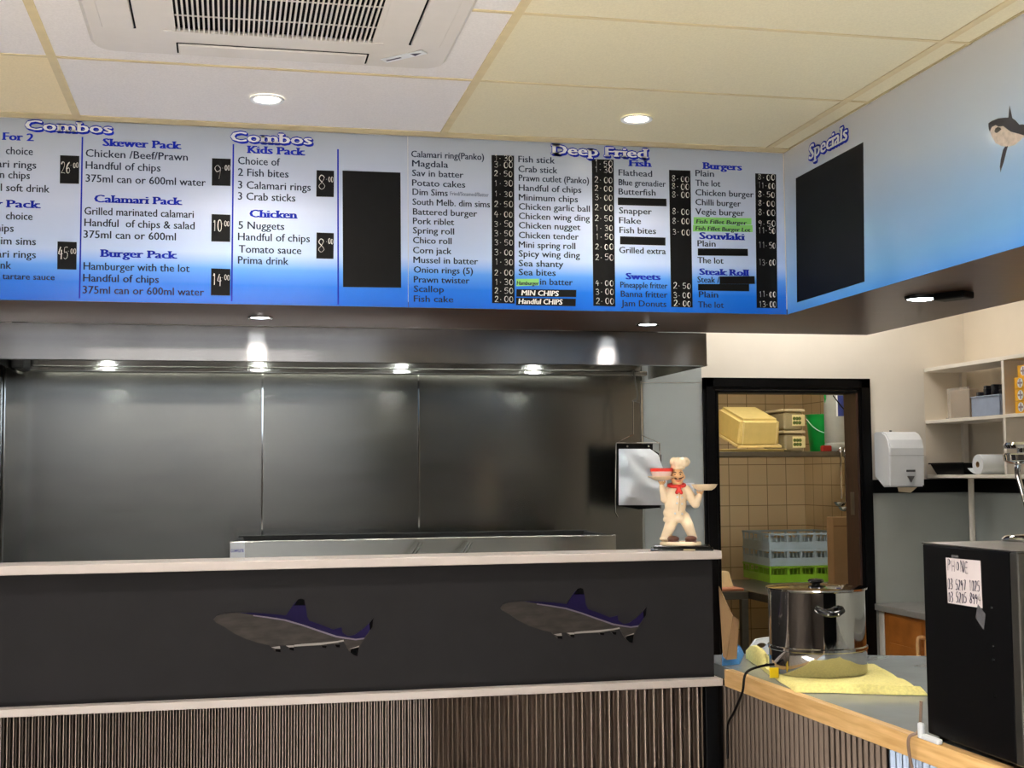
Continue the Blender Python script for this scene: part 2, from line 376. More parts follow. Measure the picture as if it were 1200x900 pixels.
MB().box(1.62, 1.84, LB-.24, LB-.002, HB+.05, HB+.33, .01).build('junction_box', M['black_matte'], hood); MB().box(-.85, -.80, LB-.2, LB-.015, HB+.0, HB+.2, .01).build('junction_box', M['black_matte'], hood)
for x0, x1 in ((-.80, -.1), (.05, .75), (.9, 1.6)):
    b = MB(); b.box(x0, x1, LB+.068, LB+.088, HB+.13, HB+.145); b.build('light_strip', M['glow_cool'], hood)
lamp('hood_lamp', 'AREA', (.45, LB+.13, HB+.10), 6, (.93, 1, .98), 2.5, .03, (0, 0, 0))
for x in (-.52, .13, .77, 1.39):
    b = MB(); b.lathe([(0, 0), (.010, 0), (.014, .006), (.014, .03), (0, .03)], (x, 5.45, HB+.10), 20); b.build('lamp', M['glow_cool'], hood)
    lamp('hood_spot_lamp', 'SPOT', (x, 5.45, HB+.09), 3, (.93, 1, .98), .012, None, (0, 0, 0), 2.95, .3)

# ------------------------------------------------------------------ fryer bank behind the counter
fx0, fx1, fy = .006, 1.583, 5.3
fry = thing('deep_fryer', 'stainless steel deep fryer bank behind the counter ledge', 'fryer', (.8, 5.3, 0))
b = MB(); b.box(fx0, fx1, 4.86, 5.86, .1, 1.05, .004); b.build('body', M['steel'], fry)
b = MB(); b.box(fx0, fx1, fy, fy+.02, 1.052, 1.297, .004); b.build('front_panel', M['steel'], fry)
b = MB(); b.box(fx0+.035, fx1-.04, fy+.30, fy+.32, 1.052, P(490, 624.3, 1, 5.61).z, .003); b.box(fx0+.035, fx0+.055, fy+.021, fy+.3, 1.052, 1.3, .003); b.box(fx1-.06, fx1-.04, fy+.021, fy+.3, 1.052, 1.3, .003); b.build('flue', M['black_matte'], fry)
for x in (.1, 1.45):
    for y in (4.9, 5.8): MB().lathe([(0, 0), (.025, 0), (.025, .1), (0, .1)], (x, y, 0), 12).build('foot', M['steel_dull'], fry)
p0, p1 = P(269.5, 655, 1, fy-.001), P(287, 636, 1, fy-.001)
st = MB().box(p0.x, p1.x, fy-.003, fy-.0005, p0.z-.01, p1.z, .0005).build('sticker', M['plastic_white'], fry)

# ------------------------------------------------------------------ text machinery
_cache = {}
def glyphs(text, bold=0.0, serif=False):
    k = (text, bold, serif)
    if k in _cache: return _cache[k]
    cu = bpy.data.curves.new('t', 'FONT'); cu.body = text; cu.size = 1; cu.offset = bold; cu.resolution_u = 2; cu.fill_mode = 'FRONT'
    ob = bpy.data.objects.new('t', cu); C.objects.link(ob)
    dg = bpy.context.evaluated_depsgraph_get()
    me = bpy.data.meshes.new_from_object(ob.evaluated_get(dg))
    vs = [v.co.copy() for v in me.vertices]; fs = [tuple(p.vertices) for p in me.polygons]
    bpy.data.objects.remove(ob); bpy.data.curves.remove(cu); bpy.data.meshes.remove(me)
    if serif:
        cnt = {}
        for f in fs:
            cy = sum(vs[i].y for i in f)/len(f)
            for a, c in zip(f, f[1:]+f[:1]):
                e = (min(a, c), max(a, c)); cnt.setdefault(e, []).append(cy)
        ch = max(v.y for v in vs)
        for (a, c), l in cnt.items():
            if len(l) != 1: continue
            p, q = vs[a], vs[c]
            if abs(p.y-q.y) > .004 or not .05 < abs(p.x-q.x) < .30: continue
            y = p.y; top = l[0] < y
            if (y < .04 and not top) or (top and y > .42):
                x0, x1 = min(p.x, q.x)-.055, max(p.x, q.x)+.055
                h = -.1 if top else .1
                n = len(vs); vs += [Vector((x0, y, 0)), Vector((x1, y, 0)), Vector((x1, y+h*.7, 0)), Vector((x1-.05, y+h, 0)), Vector((x0+.05, y+h, 0)), Vector((x0, y+h*.7, 0))]
                fs.append((n, n+1, n+2, n+3, n+4, n+5))
    _cache[k] = (vs, fs); return vs, fs
CAPH = .70
def put_text(mb, text, o, ux, uz, width, cap, un, bold=0.0, serif=False, shear=0, ref=None, depth=.0006, mi=0):
    """lay text from point o along ux (width metres) and uz, as a thin solid standing out along un"""
    vs, fs = glyphs(text, bold, serif)
    rv = glyphs(text, 0)[0] if ref is None else ref
    x0, x1 = min(v.x for v in rv), max(v.x for v in rv)
    sx, sz = width/(x1-x0), cap/CAPH
    for f in fs:
        pts = [o+ux*((vs[i].x-x0+shear*vs[i].y)*sx)+uz*(vs[i].y*sz)+un*depth for i in f]
        fa = mb.bm.faces.new([mb.bm.verts.new(p) for p in pts]); fa.material_index = mi
def mline(mb, text, xl, xr, yb, cap, bold=.2, serif=False, depth=.0012, dx=0, dz=0, mi=0, shear=0, ring=0):
    if ring or bold:
        offs = [(ring*math.cos(k*PI/4), ring*math.sin(k*PI/4)) for k in range(8)] if ring else []
        offs += [(-bold, 0), (bold, 0), (0, 0)] if bold > .4 else [(-bold, 0), (bold, 0)]
        for k, (ox, oy) in enumerate(offs): mline(mb, text, xl+ox, xr+ox, yb+oy, cap, 0, serif, depth+.00004*k, dx, dz, mi, shear)
        return
    a = P(xl, yb, 1, MENU_Y); c = P(xr, yb, 1, MENU_Y); h = (P(xl, yb-cap, 1, MENU_Y)-a).z
    a = a+Vector((dx, 0, dz))
    put_text(mb, text, a, Vector((1, 0, 0)), Vector((0, 0, 1)), c.x-a.x+dx, h, Vector((0, -1, 0)), bold, serif, shear, depth=depth, mi=mi)
def quad_px(mb, pts, y=MENU_Y, off=.0015, th=.0014):
    q = [P(px, py, 1, y) for px, py in pts]
    mb.prism([Vector((v.x, y-off, v.z)) for v in q], (0, th, 0))
def bz(pts, n=10):
    out = []
    pts = [Vector(p) for p in pts]; pts = [pts[0]]+pts+[pts[-1]]
    for i in range(1, len(pts)-2):
        for k in range(n):
            t = k/n; a, b_, c_, d_ = pts[i-1:i+3]
            out.append(.5*((2*b_)+(c_-a)*t+(2*a-5*b_+4*c_-d_)*t*t+(3*b_-a-3*c_+d_)*t**3))
    return out+[pts[-2]]
DIG = {'0': [[(.3, 1), (.1, .85), (.02, .5), (.1, .12), (.3, 0), (.5, .15), (.56, .5), (.48, .88), (.3, 1)]],
 '1': [[(.18, .8), (.34, 1), (.32, 0)]], '2': [[(.05, .8), (.2, 1), (.45, .95), (.5, .7), (.3, .35), (.02, .02), (.3, .05), (.58, 0)]],
 '3': [[(.05, .9), (.3, 1), (.52, .82), (.42, .6), (.2, .53), (.48, .45), (.55, .2), (.35, 0), (.02, .08)]],
 '4': [[(.3, 1), (.02, .4), (.6, .42)], [(.42, .75), (.38, -.05)]], '5': [[(.55, 1), (.12, .98), (.08, .55), (.35, .62), (.55, .4), (.45, .1), (.2, 0), (.02, .1)]],
 '6': [[(.5, 1), (.2, .75), (.05, .35), (.15, .03), (.4, 0), (.55, .25), (.4, .48), (.1, .35)]], '7': [[(.02, .95), (.58, .98), (.25, 0)]],
 '8': [[(.3, .52), (.08, .75), (.25, 1), (.5, .85), (.32, .52), (.05, .22), (.28, 0), (.55, .22), (.3, .52)]],
 '9': [[(.52, .8), (.3, 1), (.08, .78), (.25, .52), (.5, .65), (.53, .8), (.48, .3), (.4, 0)]], '.': [[(.1, .42), (.22, .45)]], ' ': [],
 'P': [[(.1, 0), (.1, 1), (.45, .92), (.45, .6), (.1, .5)]], 'H': [[(.08, 0), (.08, 1)], [(.5, 0), (.5, 1)], [(.08, .5), (.5, .5)]],
 'O': [[(.3, .9), (.1, .75), (.08, .3), (.28, .1), (.48, .3), (.48, .72), (.3, .9)]], 'N': [[(.06, .05), (.08, 1), (.5, 0), (.52, 1)]],
 'E': [[(.55, 1), (.08, 1), (.08, 0), (.55, 0)], [(.08, .52), (.45, .52)]], 'M': [[(.02, 0), (.1, 1), (.3, .4), (.5, 1), (.58, 0)]], 'I': [[(.3, 0), (.3, 1)]],
 'C': [[(.52, .85), (.3, 1), (.06, .6), (.1, .15), (.35, 0), (.55, .15)]], 'S': [[(.5, .9), (.2, 1), (.08, .75), (.48, .4), (.4, .05), (.05, .08)]]}
def scribble(mb, text, o, ux, uz, un, w, h, r, jit=.05):
    """handwritten strokes: text fits width w, height h"""
    n = len(text); cw = w/n
    for i, c in enumerate(text):
        jx, jy, js = random.uniform(-jit, jit), random.uniform(-jit, jit), random.uniform(.92, 1.06)
        for st in DIG[c]:
            mb.tube(bz([o+ux*(cw*(i+.12+jx*.6+x*1.25*js))+uz*(h*(y*js+jy))+un*.0012 for x, y in st], 3), r, 4, flat=.35)
def mprice(mb, text, xl, xr, yb, h, r=.0016):
    a, c = P(xl, yb, 1, MENU_Y-.002), P(xr, yb, 1, MENU_Y-.002); hh = (P(xl, yb-h, 1, MENU_Y)-P(xl, yb, 1, MENU_Y)).z
    scribble(mb, text, a, Vector((1, 0, 0)), Vector((0, 0, 1)), Vector((0, -1, 0)), c.x-a.x, hh, r)
# sticker lettering on the fryer
b = MB(); put_text(b, 'COMPLETE', Vector((p0.x+.003, fy-.003, p0.z+.026)), Vector((1, 0, 0)), Vector((0, 0, 1)), (p1.x-p0.x)*.86, .011, Vector((0, -1, 0)), .02)
b.build('lettering', M['blue'], st)

# ------------------------------------------------------------------ menu boards
JX = P(478, 200, 1, MENU_Y).x
mA = thing('menu_board', 'blue and white combos menu board over the counter left of the seam', 'menu board', (JX-.7, MENU_Y, SOFF))
mB = thing('menu_board', 'blue and white deep fried menu board over the counter reaching the corner', 'menu board', (JX+.7, MENU_Y, SOFF))
for t, x0, x1 in ((mA, X0+.01, JX-.0008), (mB, JX+.0008, SIDE_X-.004)):
    MB().box(x0, x1, MENU_Y-.0005, MENU_Y+.0015, SOFF+.001, CEIL-.007).build('panel', M['menu_print'], t)
def title(parent, text, xl, xr, yb, cap):
    b = MB(); mline(b, text, xl, xr, yb, cap, .8, True, .0012, ring=1.5); mline(b, text, xl+1.6, xr+1.6, yb+1.3, cap, .8, True, .0012, ring=1.3)
    o = b.build('title_shadow', M['blue'], parent)
    b = MB(); mline(b, text, xl, xr, yb, cap, .8, True, .0026); b.build('title_lettering', M['white'], parent)
def section(parent, head, lines, cap=9, hcap=9):
    if head:
        b = MB(); mline(b, head[0], head[1], head[2], head[3], hcap, .75, True); b.build('section_heading', M['blue'], parent)
    if lines:
        b = MB()
        for l in lines: mline(b, l[0], l[1], l[2], l[3], l[4] if len(l) > 4 else cap)
        b.build('section_text', M['text'], parent)
title(mA, 'Combos', 30, 131, 152, 11.5); title(mA, 'Combos', 271, 365, 165.5, 11.5)
section(mA, ('For 2', 4, 39, 164), [('choice', 7, 38.5, 180.6), ('Calamari rings', -40, 42.5, 194.6), ('n chips', 0, 35, 208.7), ('l soft drink', 1, 58, 223.8)])
section(mA, ('Family Pack', -50, 46, 241), [('choice', 7, 38, 257), ('chips', -11, 16, 271), ('Dim sims', -9, 42, 286), ('Calamari rings', -40, 42, 300.7), ('drink', -14, 13, 314.5), ('and tartare sauce', -17, 64, 326.7, 7.4)])
section(mA, ('Skewer Pack', 121, 211, 171), [('Chicken /Beef/Prawn', 100.5, 220, 183.6), ('Handful of chips', 100.5, 188, 197.7), ('375ml can or 600ml water', 100.5, 241, 213)])
section(mA, ('Calamari Pack', 111, 212, 237), [('Grilled marinated calamari', 99, 227, 251.4), ('Handful  of chips & salad', 99, 228, 264.9), ('375ml can or 600ml', 98, 206, 278.7)])
section(mA, ('Burger Pack', 119, 206, 301), [('Hamburger with the lot', 98, 222, 316), ('Handful of chips', 97.5, 186, 329.8), ('375ml can or 600ml water', 97, 239, 343.8)])
section(mA, ('Kids Pack', 291, 356, 179.5), [('Choice of', 279, 328, 192.4), ('2 Fish bites', 279, 338, 206), ('3 Calamari rings', 279, 364, 220.7), ('3 Crab sticks', 279, 346, 234)])
section(mA, ('Chicken', 293, 347, 254.5), [('5 Nuggets', 279.5, 333, 268), ('Handful of chips', 279, 363, 281.5), ('Tomato sauce', 280, 353, 296), ('Prima drink', 279, 338, 309)])
for (xa, ya), (xb, yb) in (((96.6, 160.6), (93.3, 349.6)), ((273.5, 169), (271.5, 353)), ((396, 175), (396.3, 357))):
    b = MB(); quad_px(b, [(xa-.9, ya), (xa+.9, ya), (xb+.9, yb), (xb-.9, yb)]); b.build('divider_line', M['blue'], mA)
for x0, y0, x1, y1, tx in ((70.5, 182, 93, 215, '26'), (67.5, 283, 90, 315.5, '45'), (248.5, 185.5, 270.5, 217.5, '9'), (248, 251, 270, 283, '10'), (247.5, 314.5, 270, 346, '14'), (371, 199.5, 391.5, 230.5, '8'), (371, 272.5, 391.2, 303, '8')):
    b = MB(); quad_px(b, [(x0, y0), (x1, y0+.8), (x1-.4, y1+.5), (x0-.4, y1)]); c = b.build('price_card', M['blackboard'], mA)
    b = MB()
    ym = y0+(y1-y0)*(.62 if len(tx) > 1 else .74); w = x1-x0
    mprice(b, tx, x0+.5, x0+w*.56, ym, (13 if len(tx) > 1 else 16), .0019); mprice(b, '.00', x0+w*.52, x1-.6, y0+(y1-y0)*.43, 6, .0014)
    b.build('price_writing', M['chalk'], c)
b = MB(); quad_px(b, [(401.3, 200), (469.3, 202.4), (470, 337.2), (402, 336.4)], off=.002, th=.0019); b.build('blackboard_panel', M['blackboard'], mA)

title(mB, 'Deep Fried', 648, 757, 180.5, 11)
section(mB, None, [('Calamari ring(Panko)', 482, 567, 184), ('Magdala', 483, 525, 195), ('Sav in batter', 483, 543, 206.2), ('Potato cakes', 483, 545, 217.7), ('Dim Sims', 483.5, 524.5, 228.4),
 ('South Melb. dim sims', 483.5, 574, 240), ('Battered burger', 484, 559, 251.5), ('Pork riblet', 484, 532, 262.5), ('Spring roll', 484, 532, 273.5), ('Chico roll', 484, 529, 285), ('Corn jack', 484, 529, 296.7), ('Mussel in batter', 484.5, 560, 308), ('Onion rings (5)', 485, 554, 319.5), ('Prawn twister', 485, 550, 331), ('Scallop', 485, 520, 342), ('Fish cake', 485, 531, 353.6)], 7.6)
b = MB(); mline(b, 'Fried/Steamed/Batter', 527.5, 572.5, 229, 4.6); b.build('small_text', M['text_small'], mB)
section(mB, None, [('Fish stick', 607.5, 650, 190), ('Crab stick', 607.5, 653, 201.5), ('Prawn cutlet (Panko)', 608, 690, 212), ('Handful of chips', 608, 681, 223.5), ('Minimum chips', 608, 677, 234.7), ('Chicken garlic ball', 608, 691, 245.5), ('Chicken wing ding', 608, 691, 256.6), ('Chicken nugget', 608, 680, 267.5),
 ('Chicken tender', 608, 678, 279), ('Mini spring roll', 608, 674, 290.2), ('Spicy wing ding', 608, 679.5, 300.7), ('Sea shanty', 608, 660, 312), ('Sea bites', 608, 651, 322.4), ('in batter', 633, 671, 333.7)], 7.6)
section(mB, ('Fish', 738, 762, 194.7), [('Flathead', 725, 764, 205.7), ('Blue grenadier', 725, 780, 217), ('Butterfish', 725, 768, 227.8), ('Snapper', 725.5, 763.6, 250.2), ('Flake', 725.5, 751, 261.7), ('Fish bites', 726, 768.5, 273), ('Grilled extra', 725.7, 780, 296.5)], 7.4, 7.6)
section(mB, ('Sweets', 733.8, 773.4, 327.3), [('Pineapple fritter', 727, 782, 337, 7), ('Banna fritter', 727.5, 782, 347.8), ('Jam Donuts', 728, 780.7, 358.8)], 7.4, 7.6)
section(mB, ('Burgers', 824.7, 868.8, 198), [('Plain', 815, 836.5, 206.4), ('The lot', 815, 844, 217.8), ('Chicken burger', 815, 883, 228.9), ('Chilli burger', 815, 868, 240.3), ('Vegie burger', 815, 872, 251.3)], 7.4, 8)
section(mB, ('Souvlaki', 820, 871.4, 280), [('Plain', 817.4, 838.4, 288.6), ('The lot', 817.4, 847.5, 308.3)], 7.2, 8)
section(mB, ('Steak Roll', 820, 876.3, 322), [('Steak /', 817.4, 843, 331), ('Plain', 819, 841.4, 348.4), ('The lot', 818, 848, 360.3)], 7.2, 7.6)
for (x0, y0, x1, y1, x2, y2, x3, y3), pr in (
 ((576, 181.8, 602.3, 182.6, 603, 355.8, 576.6, 355.2), [('1.30', 188), ('3.00', 196), ('2.50', 206), ('1.30', 217.7), ('1.30', 230), ('2.50', 242), ('4.00', 254), ('3.50', 265.5), ('3.50', 276.5), ('3.50', 287), ('3.00', 298.7), ('1.30', 310), ('2.00', 322.5), ('1.30', 333.4), ('2.50', 343.7), ('2.00', 353.8)]),
 ((693.5, 186.5, 719, 187.2, 721, 359.2, 695.2, 358.4), [('1.50', 194.5), ('1.30', 202), ('2.00', 213.5), ('2.00', 223.5), ('3.00', 234.5), ('2.00', 246.5), ('2.50', 258.5), ('1.30', 270), ('1.50', 280.5), ('2.00', 292), ('2.50', 304.5), ('4.00', 334.5), ('3.00', 344.8), ('2.00', 355.8)]),
 ((783.9, 199.2, 808.9, 200, 811.5, 360.4, 786.4, 359.8), [('8.00', 212.5), ('8.00', 221.5), ('8.00', 231), ('8.00', 251), ('8.00', 262), ('3.00', 275), ('2.50', 338), ('3.00', 349), ('2.00', 358.7)]),
 ((885, 203.2, 909.3, 204.3, 911, 361.2, 886.6, 360.8), [('8.00', 210.7), ('11.00', 220.3), ('8.50', 230.7), ('8.00', 241), ('8.00', 252), ('9.50', 265), ('11.50', 273), ('11.50', 290.5), ('13.00', 310.5), ('11.00', 348), ('13.00', 359.6)])):
    b = MB(); quad_px(b, [(x0, y0), (x1, y1), (x2, y2), (x3, y3)]); c = b.build('price_strip', M['blackboard'], mB)
    b = MB()
    for tx, yb in pr: mprice(b, tx, x0+2.5+(yb-y0)*(x3-x0)/(y3-y0), x1-1+(yb-y0)*(x2-x1)/(y2-y1), yb, 6.6)
    b.build('price_writing', M['chalk'], c)
def tape(pts, mat, text=None, tmat=None, ins=(2, 2), cap=5, extra=0):
    b = MB(); quad_px(b, pts, off=.0017+extra, th=.0016); c = b.build('label_tape', mat, mB)
    if text:
        b = MB(); yb = (pts[3][1]*.82+pts[0][1]*.18); mline(b, text, pts[3][0]+ins[0], pts[2][0]-ins[1], yb, cap, .3, False, .0024, shear=.12); b.build('tape_writing', tmat, c)
tape([(724, 231.5), (780.8, 233), (781, 241.8), (724, 240.3)], M['blackboard']); tape([(726.6, 277), (779.7, 278.5), (779.7, 287.8), (726.6, 286.4)], M['blackboard'])
tape([(817.7, 291.2), (876.2, 291.7), (876.4, 300), (817.7, 299.5)], M['blackboard']); tape([(843.2, 324), (884, 323.7), (884.5, 332.8), (843.2, 332.8)], M['blackboard'], extra=.0004); tape([(818, 332.8), (877.7, 333), (877.7, 341.4), (818, 340.4)], M['blackboard'])
tape([(812.8, 254.6), (880.4, 255.8), (880.4, 263.4), (812.8, 263.2)], M['green_tape'], 'Fish Fillet Burger', M['ink'], (3, 6), 4.8); tape([(812, 263.7), (881.5, 264), (881.8, 272), (812, 271.2)], M['green_tape'], 'Fish Fillet Burger Lot', M['ink'], (3, 3), 4.8, .0003)
tape([(605, 327), (631.5, 326.8), (631.5, 334.5), (605, 335.4)], M['green_tape'], 'Hamburger', M['ink'], (.6, .6), 4.6)
tape([(605.2, 339), (675.3, 339.8), (675, 348.2), (605, 347.7)], M['blackboard'], 'MIN CHIPS', M['chalk'], (6, 21), 6.2); tape([(604.6, 348.9), (674.7, 350.2), (674.4, 359), (604.6, 357.6)], M['blackboard'], 'Handful CHIPS', M['chalk'], (3, 16), 6.2)

# specials board on the right side of the bulkhead
sp = thing('specials_board', 'blue specials board with printed shark on the right bulkhead', 'menu board', (SIDE_X, 3.4, SOFF))
MB().box(SIDE_X-.0015, SIDE_X+.0015, Y0+.02, MENU_Y-.003, SOFF+.001, CEIL-.007).build('panel', M['side_print'], sp)
def sx(px, py, off=.002): return P(px, py, 0, SIDE_X-off)
b = MB(); b.prism([sx(932.5, 209), sx(1011.5, 166.5), sx(1013, 330), sx(934, 354.5)], (.0018, 0, 0)); b.build('blackboard_panel', M['blackboard'], sp)
a, c = sx(948.5, 187.5), sx(993, 161.5); hh = .062
_k = [0]
def side_text(mb, off, oy, oz):
    _k[0] += 1; off += .00002*_k[0]
    put_text(mb, 'Specials', Vector((SIDE_X-.0015, a.y+oy, a.z+oz)), Vector((0, -1, 0)), Vector((0, 0, 1)), a.y-c.y, hh*.82, Vector((-1, 0, 0)), 0, True, .1, depth=off)
b = MB()
for k in range(8):
    for e_ in (-.003, .003): side_text(b, .0008, e_+.006*math.cos(k*PI/4), .006*math.sin(k*PI/4))
    side_text(b, .0008, -.006+.005*math.cos(k*PI/4), -.004+.005*math.sin(k*PI/4))
b.build('title_shadow', M['blue'], sp)
b = MB()
for e_ in (-.003, 0, .003): side_text(b, .0018, e_, 0)
b.build('title_lettering', M['white'], sp)
def sz(pts, ox=1140, oy=110, k=9.0, ext=0): return [sx(ox+x/k+0, oy+y/k) for x, y in pts]
sk = [(165, 345), (165, 310), (200, 285), (270, 258), (330, 252), (375, 250), (380, 190), (387, 125), (400, 180), (415, 255), (450, 280), (490, 325), (525, 322), (560, 330), (640, 345), (760, 330), (850, 260), (830, 360), (870, 450), (760, 400), (640, 410), (545, 440), (480, 420), (400, 400), (320, 340), (270, 345), (240, 330), (200, 350), (180, 400), (170, 375)]
b = MB(); b.prism(sz(sk), (.0018, 0, 0)); shk = b.build('shark_print', pm('shark_dark', (58, 58, 66), .4, var=.15), sp)
bl = [(180, 395), (200, 350), (240, 330), (270, 345), (320, 340), (400, 400), (480, 420), (545, 440), (500, 490), (440, 540), (370, 558), (300, 550), (240, 520), (200, 450)]
b = MB(); b.prism(sz(bl), (.0016, 0, 0)); b.build('belly', pm('shark_belly', (212, 198, 188), .4, var=.2, scale=60), shk)
b = MB(); b.prism(sz([(340, 555), (370, 550), (355, 600), (325, 720), (300, 790), (292, 825), (285, 770), (295, 690), (318, 590)]), (.0016, 0, 0)); b.build('fin', pm('shark_fin', (50, 44, 52), .4), shk)
b = MB(); b.prism(sz([(230, 395), (240, 365), (262, 350), (290, 355), (300, 375), (280, 395), (255, 412), (240, 410)]), (-.0006, 0, 0)); b.build('eye', M['black_gloss'], shk)

# ------------------------------------------------------------------ ceiling cassette and downlights
ac = thing('air_conditioner', 'white square ceiling cassette air conditioner with slatted grille', 'air conditioner', (.12, 3.2, CEIL))
cx, cy, hw = .112, 3.158, .478
b = MB()
def sq(h, r, z, n=6):
    out = []
    for k in range(4):
        a0 = k*PI/2
        ccx, ccy = (h-r)*(1 if k in (0, 3) else -1), (h-r)*(1 if k in (0, 1) else -1)
        for j in range(n+1):
            a = a0+j*PI/2/n; out.append((cx+ccx+r*math.cos(a), cy+ccy+r*math.sin(a), z))
    return out
rings = [sq(hw, .06, CEIL-.0065), sq(hw, .06, CEIL-.018), sq(hw-.012, .055, CEIL-.03), sq(hw-.13, .02, CEIL-.034), sq(.283, .05, CEIL-.034), sq(.275, .05, CEIL-.02)]
vr = [[b.bm.verts.new(p) for p in r] for r in rings]
for a, c in zip(vr, vr[1:]):
    for k in range(len(a)):
        b.bm.faces.new((a[k], a[(k+1) % len(a)], c[(k+1) % len(a)], c[k]))
b.build('panel', M['ac'], ac, recalc=True)
MB().box(cx-.29, cx+.29, cy-.29, cy+.29, CEIL-.016, CEIL-.0065).build('intake_void', M['ac_dark'], ac)
gr = MB()
n = 44
for i in range(n):
    x = cx-.268+.536*i/(n-1); e = .25 if abs(x-cx) > .235 else .274
    gr.box(x-.0024, x+.0024, cy-e, cy+e, CEIL-.036, CEIL-.031)
for k in range(3): gr.box(cx-.268, cx+.268, cy-.15+k*.15-.0015, cy-.15+k*.15+.0015, CEIL-.031, CEIL-.028)
gr.box(cx-.283, cx-.252, cy-.27, cy+.27, CEIL-.0345, CEIL-.033)
gr.box(cx+.252, cx+.283, cy-.27, cy+.27, CEIL-.0345, CEIL-.033)
gr.box(cx-.283, cx+.283, cy+.255, cy+.283, CEIL-.037, CEIL-.03); gr.box(cx-.283, cx+.283, cy-.283, cy-.255, CEIL-.037, CEIL-.03)
gr.build('grille', M['ac'], ac)
for k in range(4):
    rot = Matrix.Translation((cx, cy, 0)) @ Matrix.Rotation(k*PI/2, 4, 'Z') @ Matrix.Translation((-cx, -cy, 0))
    b = MB(); b.box(cx-.25, cx+.25, cy+.355, cy+.435, CEIL-.040, CEIL-.0305, .004, rot=rot); lv = b.build('louvre', M['ac'], ac)
    b = MB(); b.box(cx-.254, cx+.254, cy+.350, cy+.3545, CEIL-.0352, CEIL-.031, rot=rot); b.box(cx-.255, cx-.2505, cy+.352, cy+.435, CEIL-.0352, CEIL-.031, rot=rot); b.box(cx+.2505, cx+.255, cy+.352, cy+.435, CEIL-.0352, CEIL-.031, rot=rot); b.build('louvre_gap', M['ac_dark'], lv)
rot = Matrix.Translation((cx+.35, cy+.35, 0)) @ Matrix.Rotation(-PI/4, 4, 'Z')
b = MB(); b.box(-.07, .07, -.015, .015, CEIL-.0372, CEIL-.034, .001, rot=rot); lb = b.build('control_label', M['plastic_white'], ac)
b = MB(); b.prism([rot @ Vector(q) for q in ((.03, -.011, CEIL-.0374), (.06, 0, CEIL-.0374), (.03, .011, CEIL-.0374))], (0, 0, .0002)); b.box(-.06, -.01, -.004, .003, CEIL-.0376, CEIL-.0372, rot=rot); b.build('label_mark', M['ink'], lb)

def downlight(px, py, z, label, group, r=.052, power=13, col=WARM, mt='glow'):
    p = P(px, py, 2, z); t = thing('downlight', label, 'downlight', (p.x, p.y, z), group=group)
    b = MB(); b.lathe([(r*.74, .0), (r*.78, -.003), (r, -.006), (r*1.02, -.003), (r*1.0, 0)], (p.x, p.y, z), 32); b.build('trim_ring', M['plastic_white'] if z > 2.5 else M['chrome'], t)
    b = MB(); b.lathe([(0, .0005), (r*.74, -.0015)], (p.x, p.y, z-.0015), 32); b.build('lens', M[mt], t)
    lamp('downlight_lamp', 'SPOT', (p.x, p.y, z-.015), power, col, .035, None, (0, 0, 0), 2.5 if z > 2.5 else 2.85, .7 if z > 2.5 else .3)
    return t
downlight(313, 116, CEIL-.006, 'round white ceiling downlight in the white tile below the air conditioner', 'ceiling downlights')
downlight(746, 139, CEIL-.006, 'round white ceiling downlight in the cream tile above the fried list', 'ceiling downlights')
downlight(305, 371.5, SOFF, 'small lit downlight in the brown soffit below the combos board', 'soffit downlights', .045, 8, NEUT, 'glow_cool')
downlight(759, 379.5, SOFF, 'small lit downlight in the brown soffit below the deep fried board', 'soffit downlights', .045, 8, NEUT, 'glow_cool')
p = P(1080, 347, 2, SOFF)
t = thing('surface_downlight', 'bright surface light with black driver box under the right soffit', 'light', (p.x, p.y, SOFF))
b = MB(); b.lathe([(0, -.0005), (.056, -.0005), (.054, -.009), (.05, -.012), (.046, -.009)], (p.x, p.y, SOFF), 32); b.build('housing', M['black'], t)
b = MB(); b.lathe([(0, -.0095), (.048, -.0095), (.03, -.0135), (0, -.015)], (p.x, p.y, SOFF), 32); b.build('lens', M['glow_cool'], t)
b = MB(); b.box(p.x-.035, p.x+.035, p.y-.17, p.y-.06, SOFF-.024, SOFF-.0005, .006, rot=Matrix.Translation((p.x, p.y, 0)) @ Matrix.Rotation(.5, 4, 'Z') @ Matrix.Translation((-p.x, -p.y, 0))); b.build('driver_box', M['black'], t)
lamp('downlight_lamp', 'SPOT', (p.x, p.y, SOFF-.03), 17, NEUT, .04, None, (0, 0, 0), 2.6, .7)

# ------------------------------------------------------------------ service counter
CT = 1.292; CL = -2.95; CR = 1.598; PY = COUNTER_Y+.05; CB = 4.32
cn = thing('service_counter', 'charcoal front counter with cream rail over corrugated metal', 'counter', (.3, PY, 0))
MB().box(CL, CR-.01, PY, PY+.03, .855, CT-.029).build('front_panel', M['counter'], cn)
b = MB(); b.box(CR-.04, CR-.01, PY+.031, CB, .02, CT-.029); b.build('end_panel', M['counter'], cn)
b = MB(); b.box(CL, CR-.045, CB-.02, CB, .02, CT-.029); b.build('back_panel', M['plastic_white'], cn)
MB().box(CL, CR+.004, COUNTER_Y+.005, PY+.03, .848, .872, .003).build('rail', M['ledge'], cn)
def corrug(x0, x1, period, amp, y, z0, z1, fn=None):
    b = MB(); n = int((x1-x0)/period*8); prev = None
    for i in range(n+1):
        x = x0+(x1-x0)*i/n; s = math.sin(2*PI*(x-x0)/period); s = math.copysign(abs(s)**.7, s)
        yy = y-amp*s
        q = [(x, yy, z0), (x, yy, z1)]
        if fn: q = [fn(*v) for v in q]
        cur = [b.bm.verts.new(v) for v in q]
        if prev: f = b.bm.faces.new((prev[0], cur[0], cur[1], prev[1])); f.smooth = True
        prev = cur
    return b
xs = P(505, 860, 1, PY).x
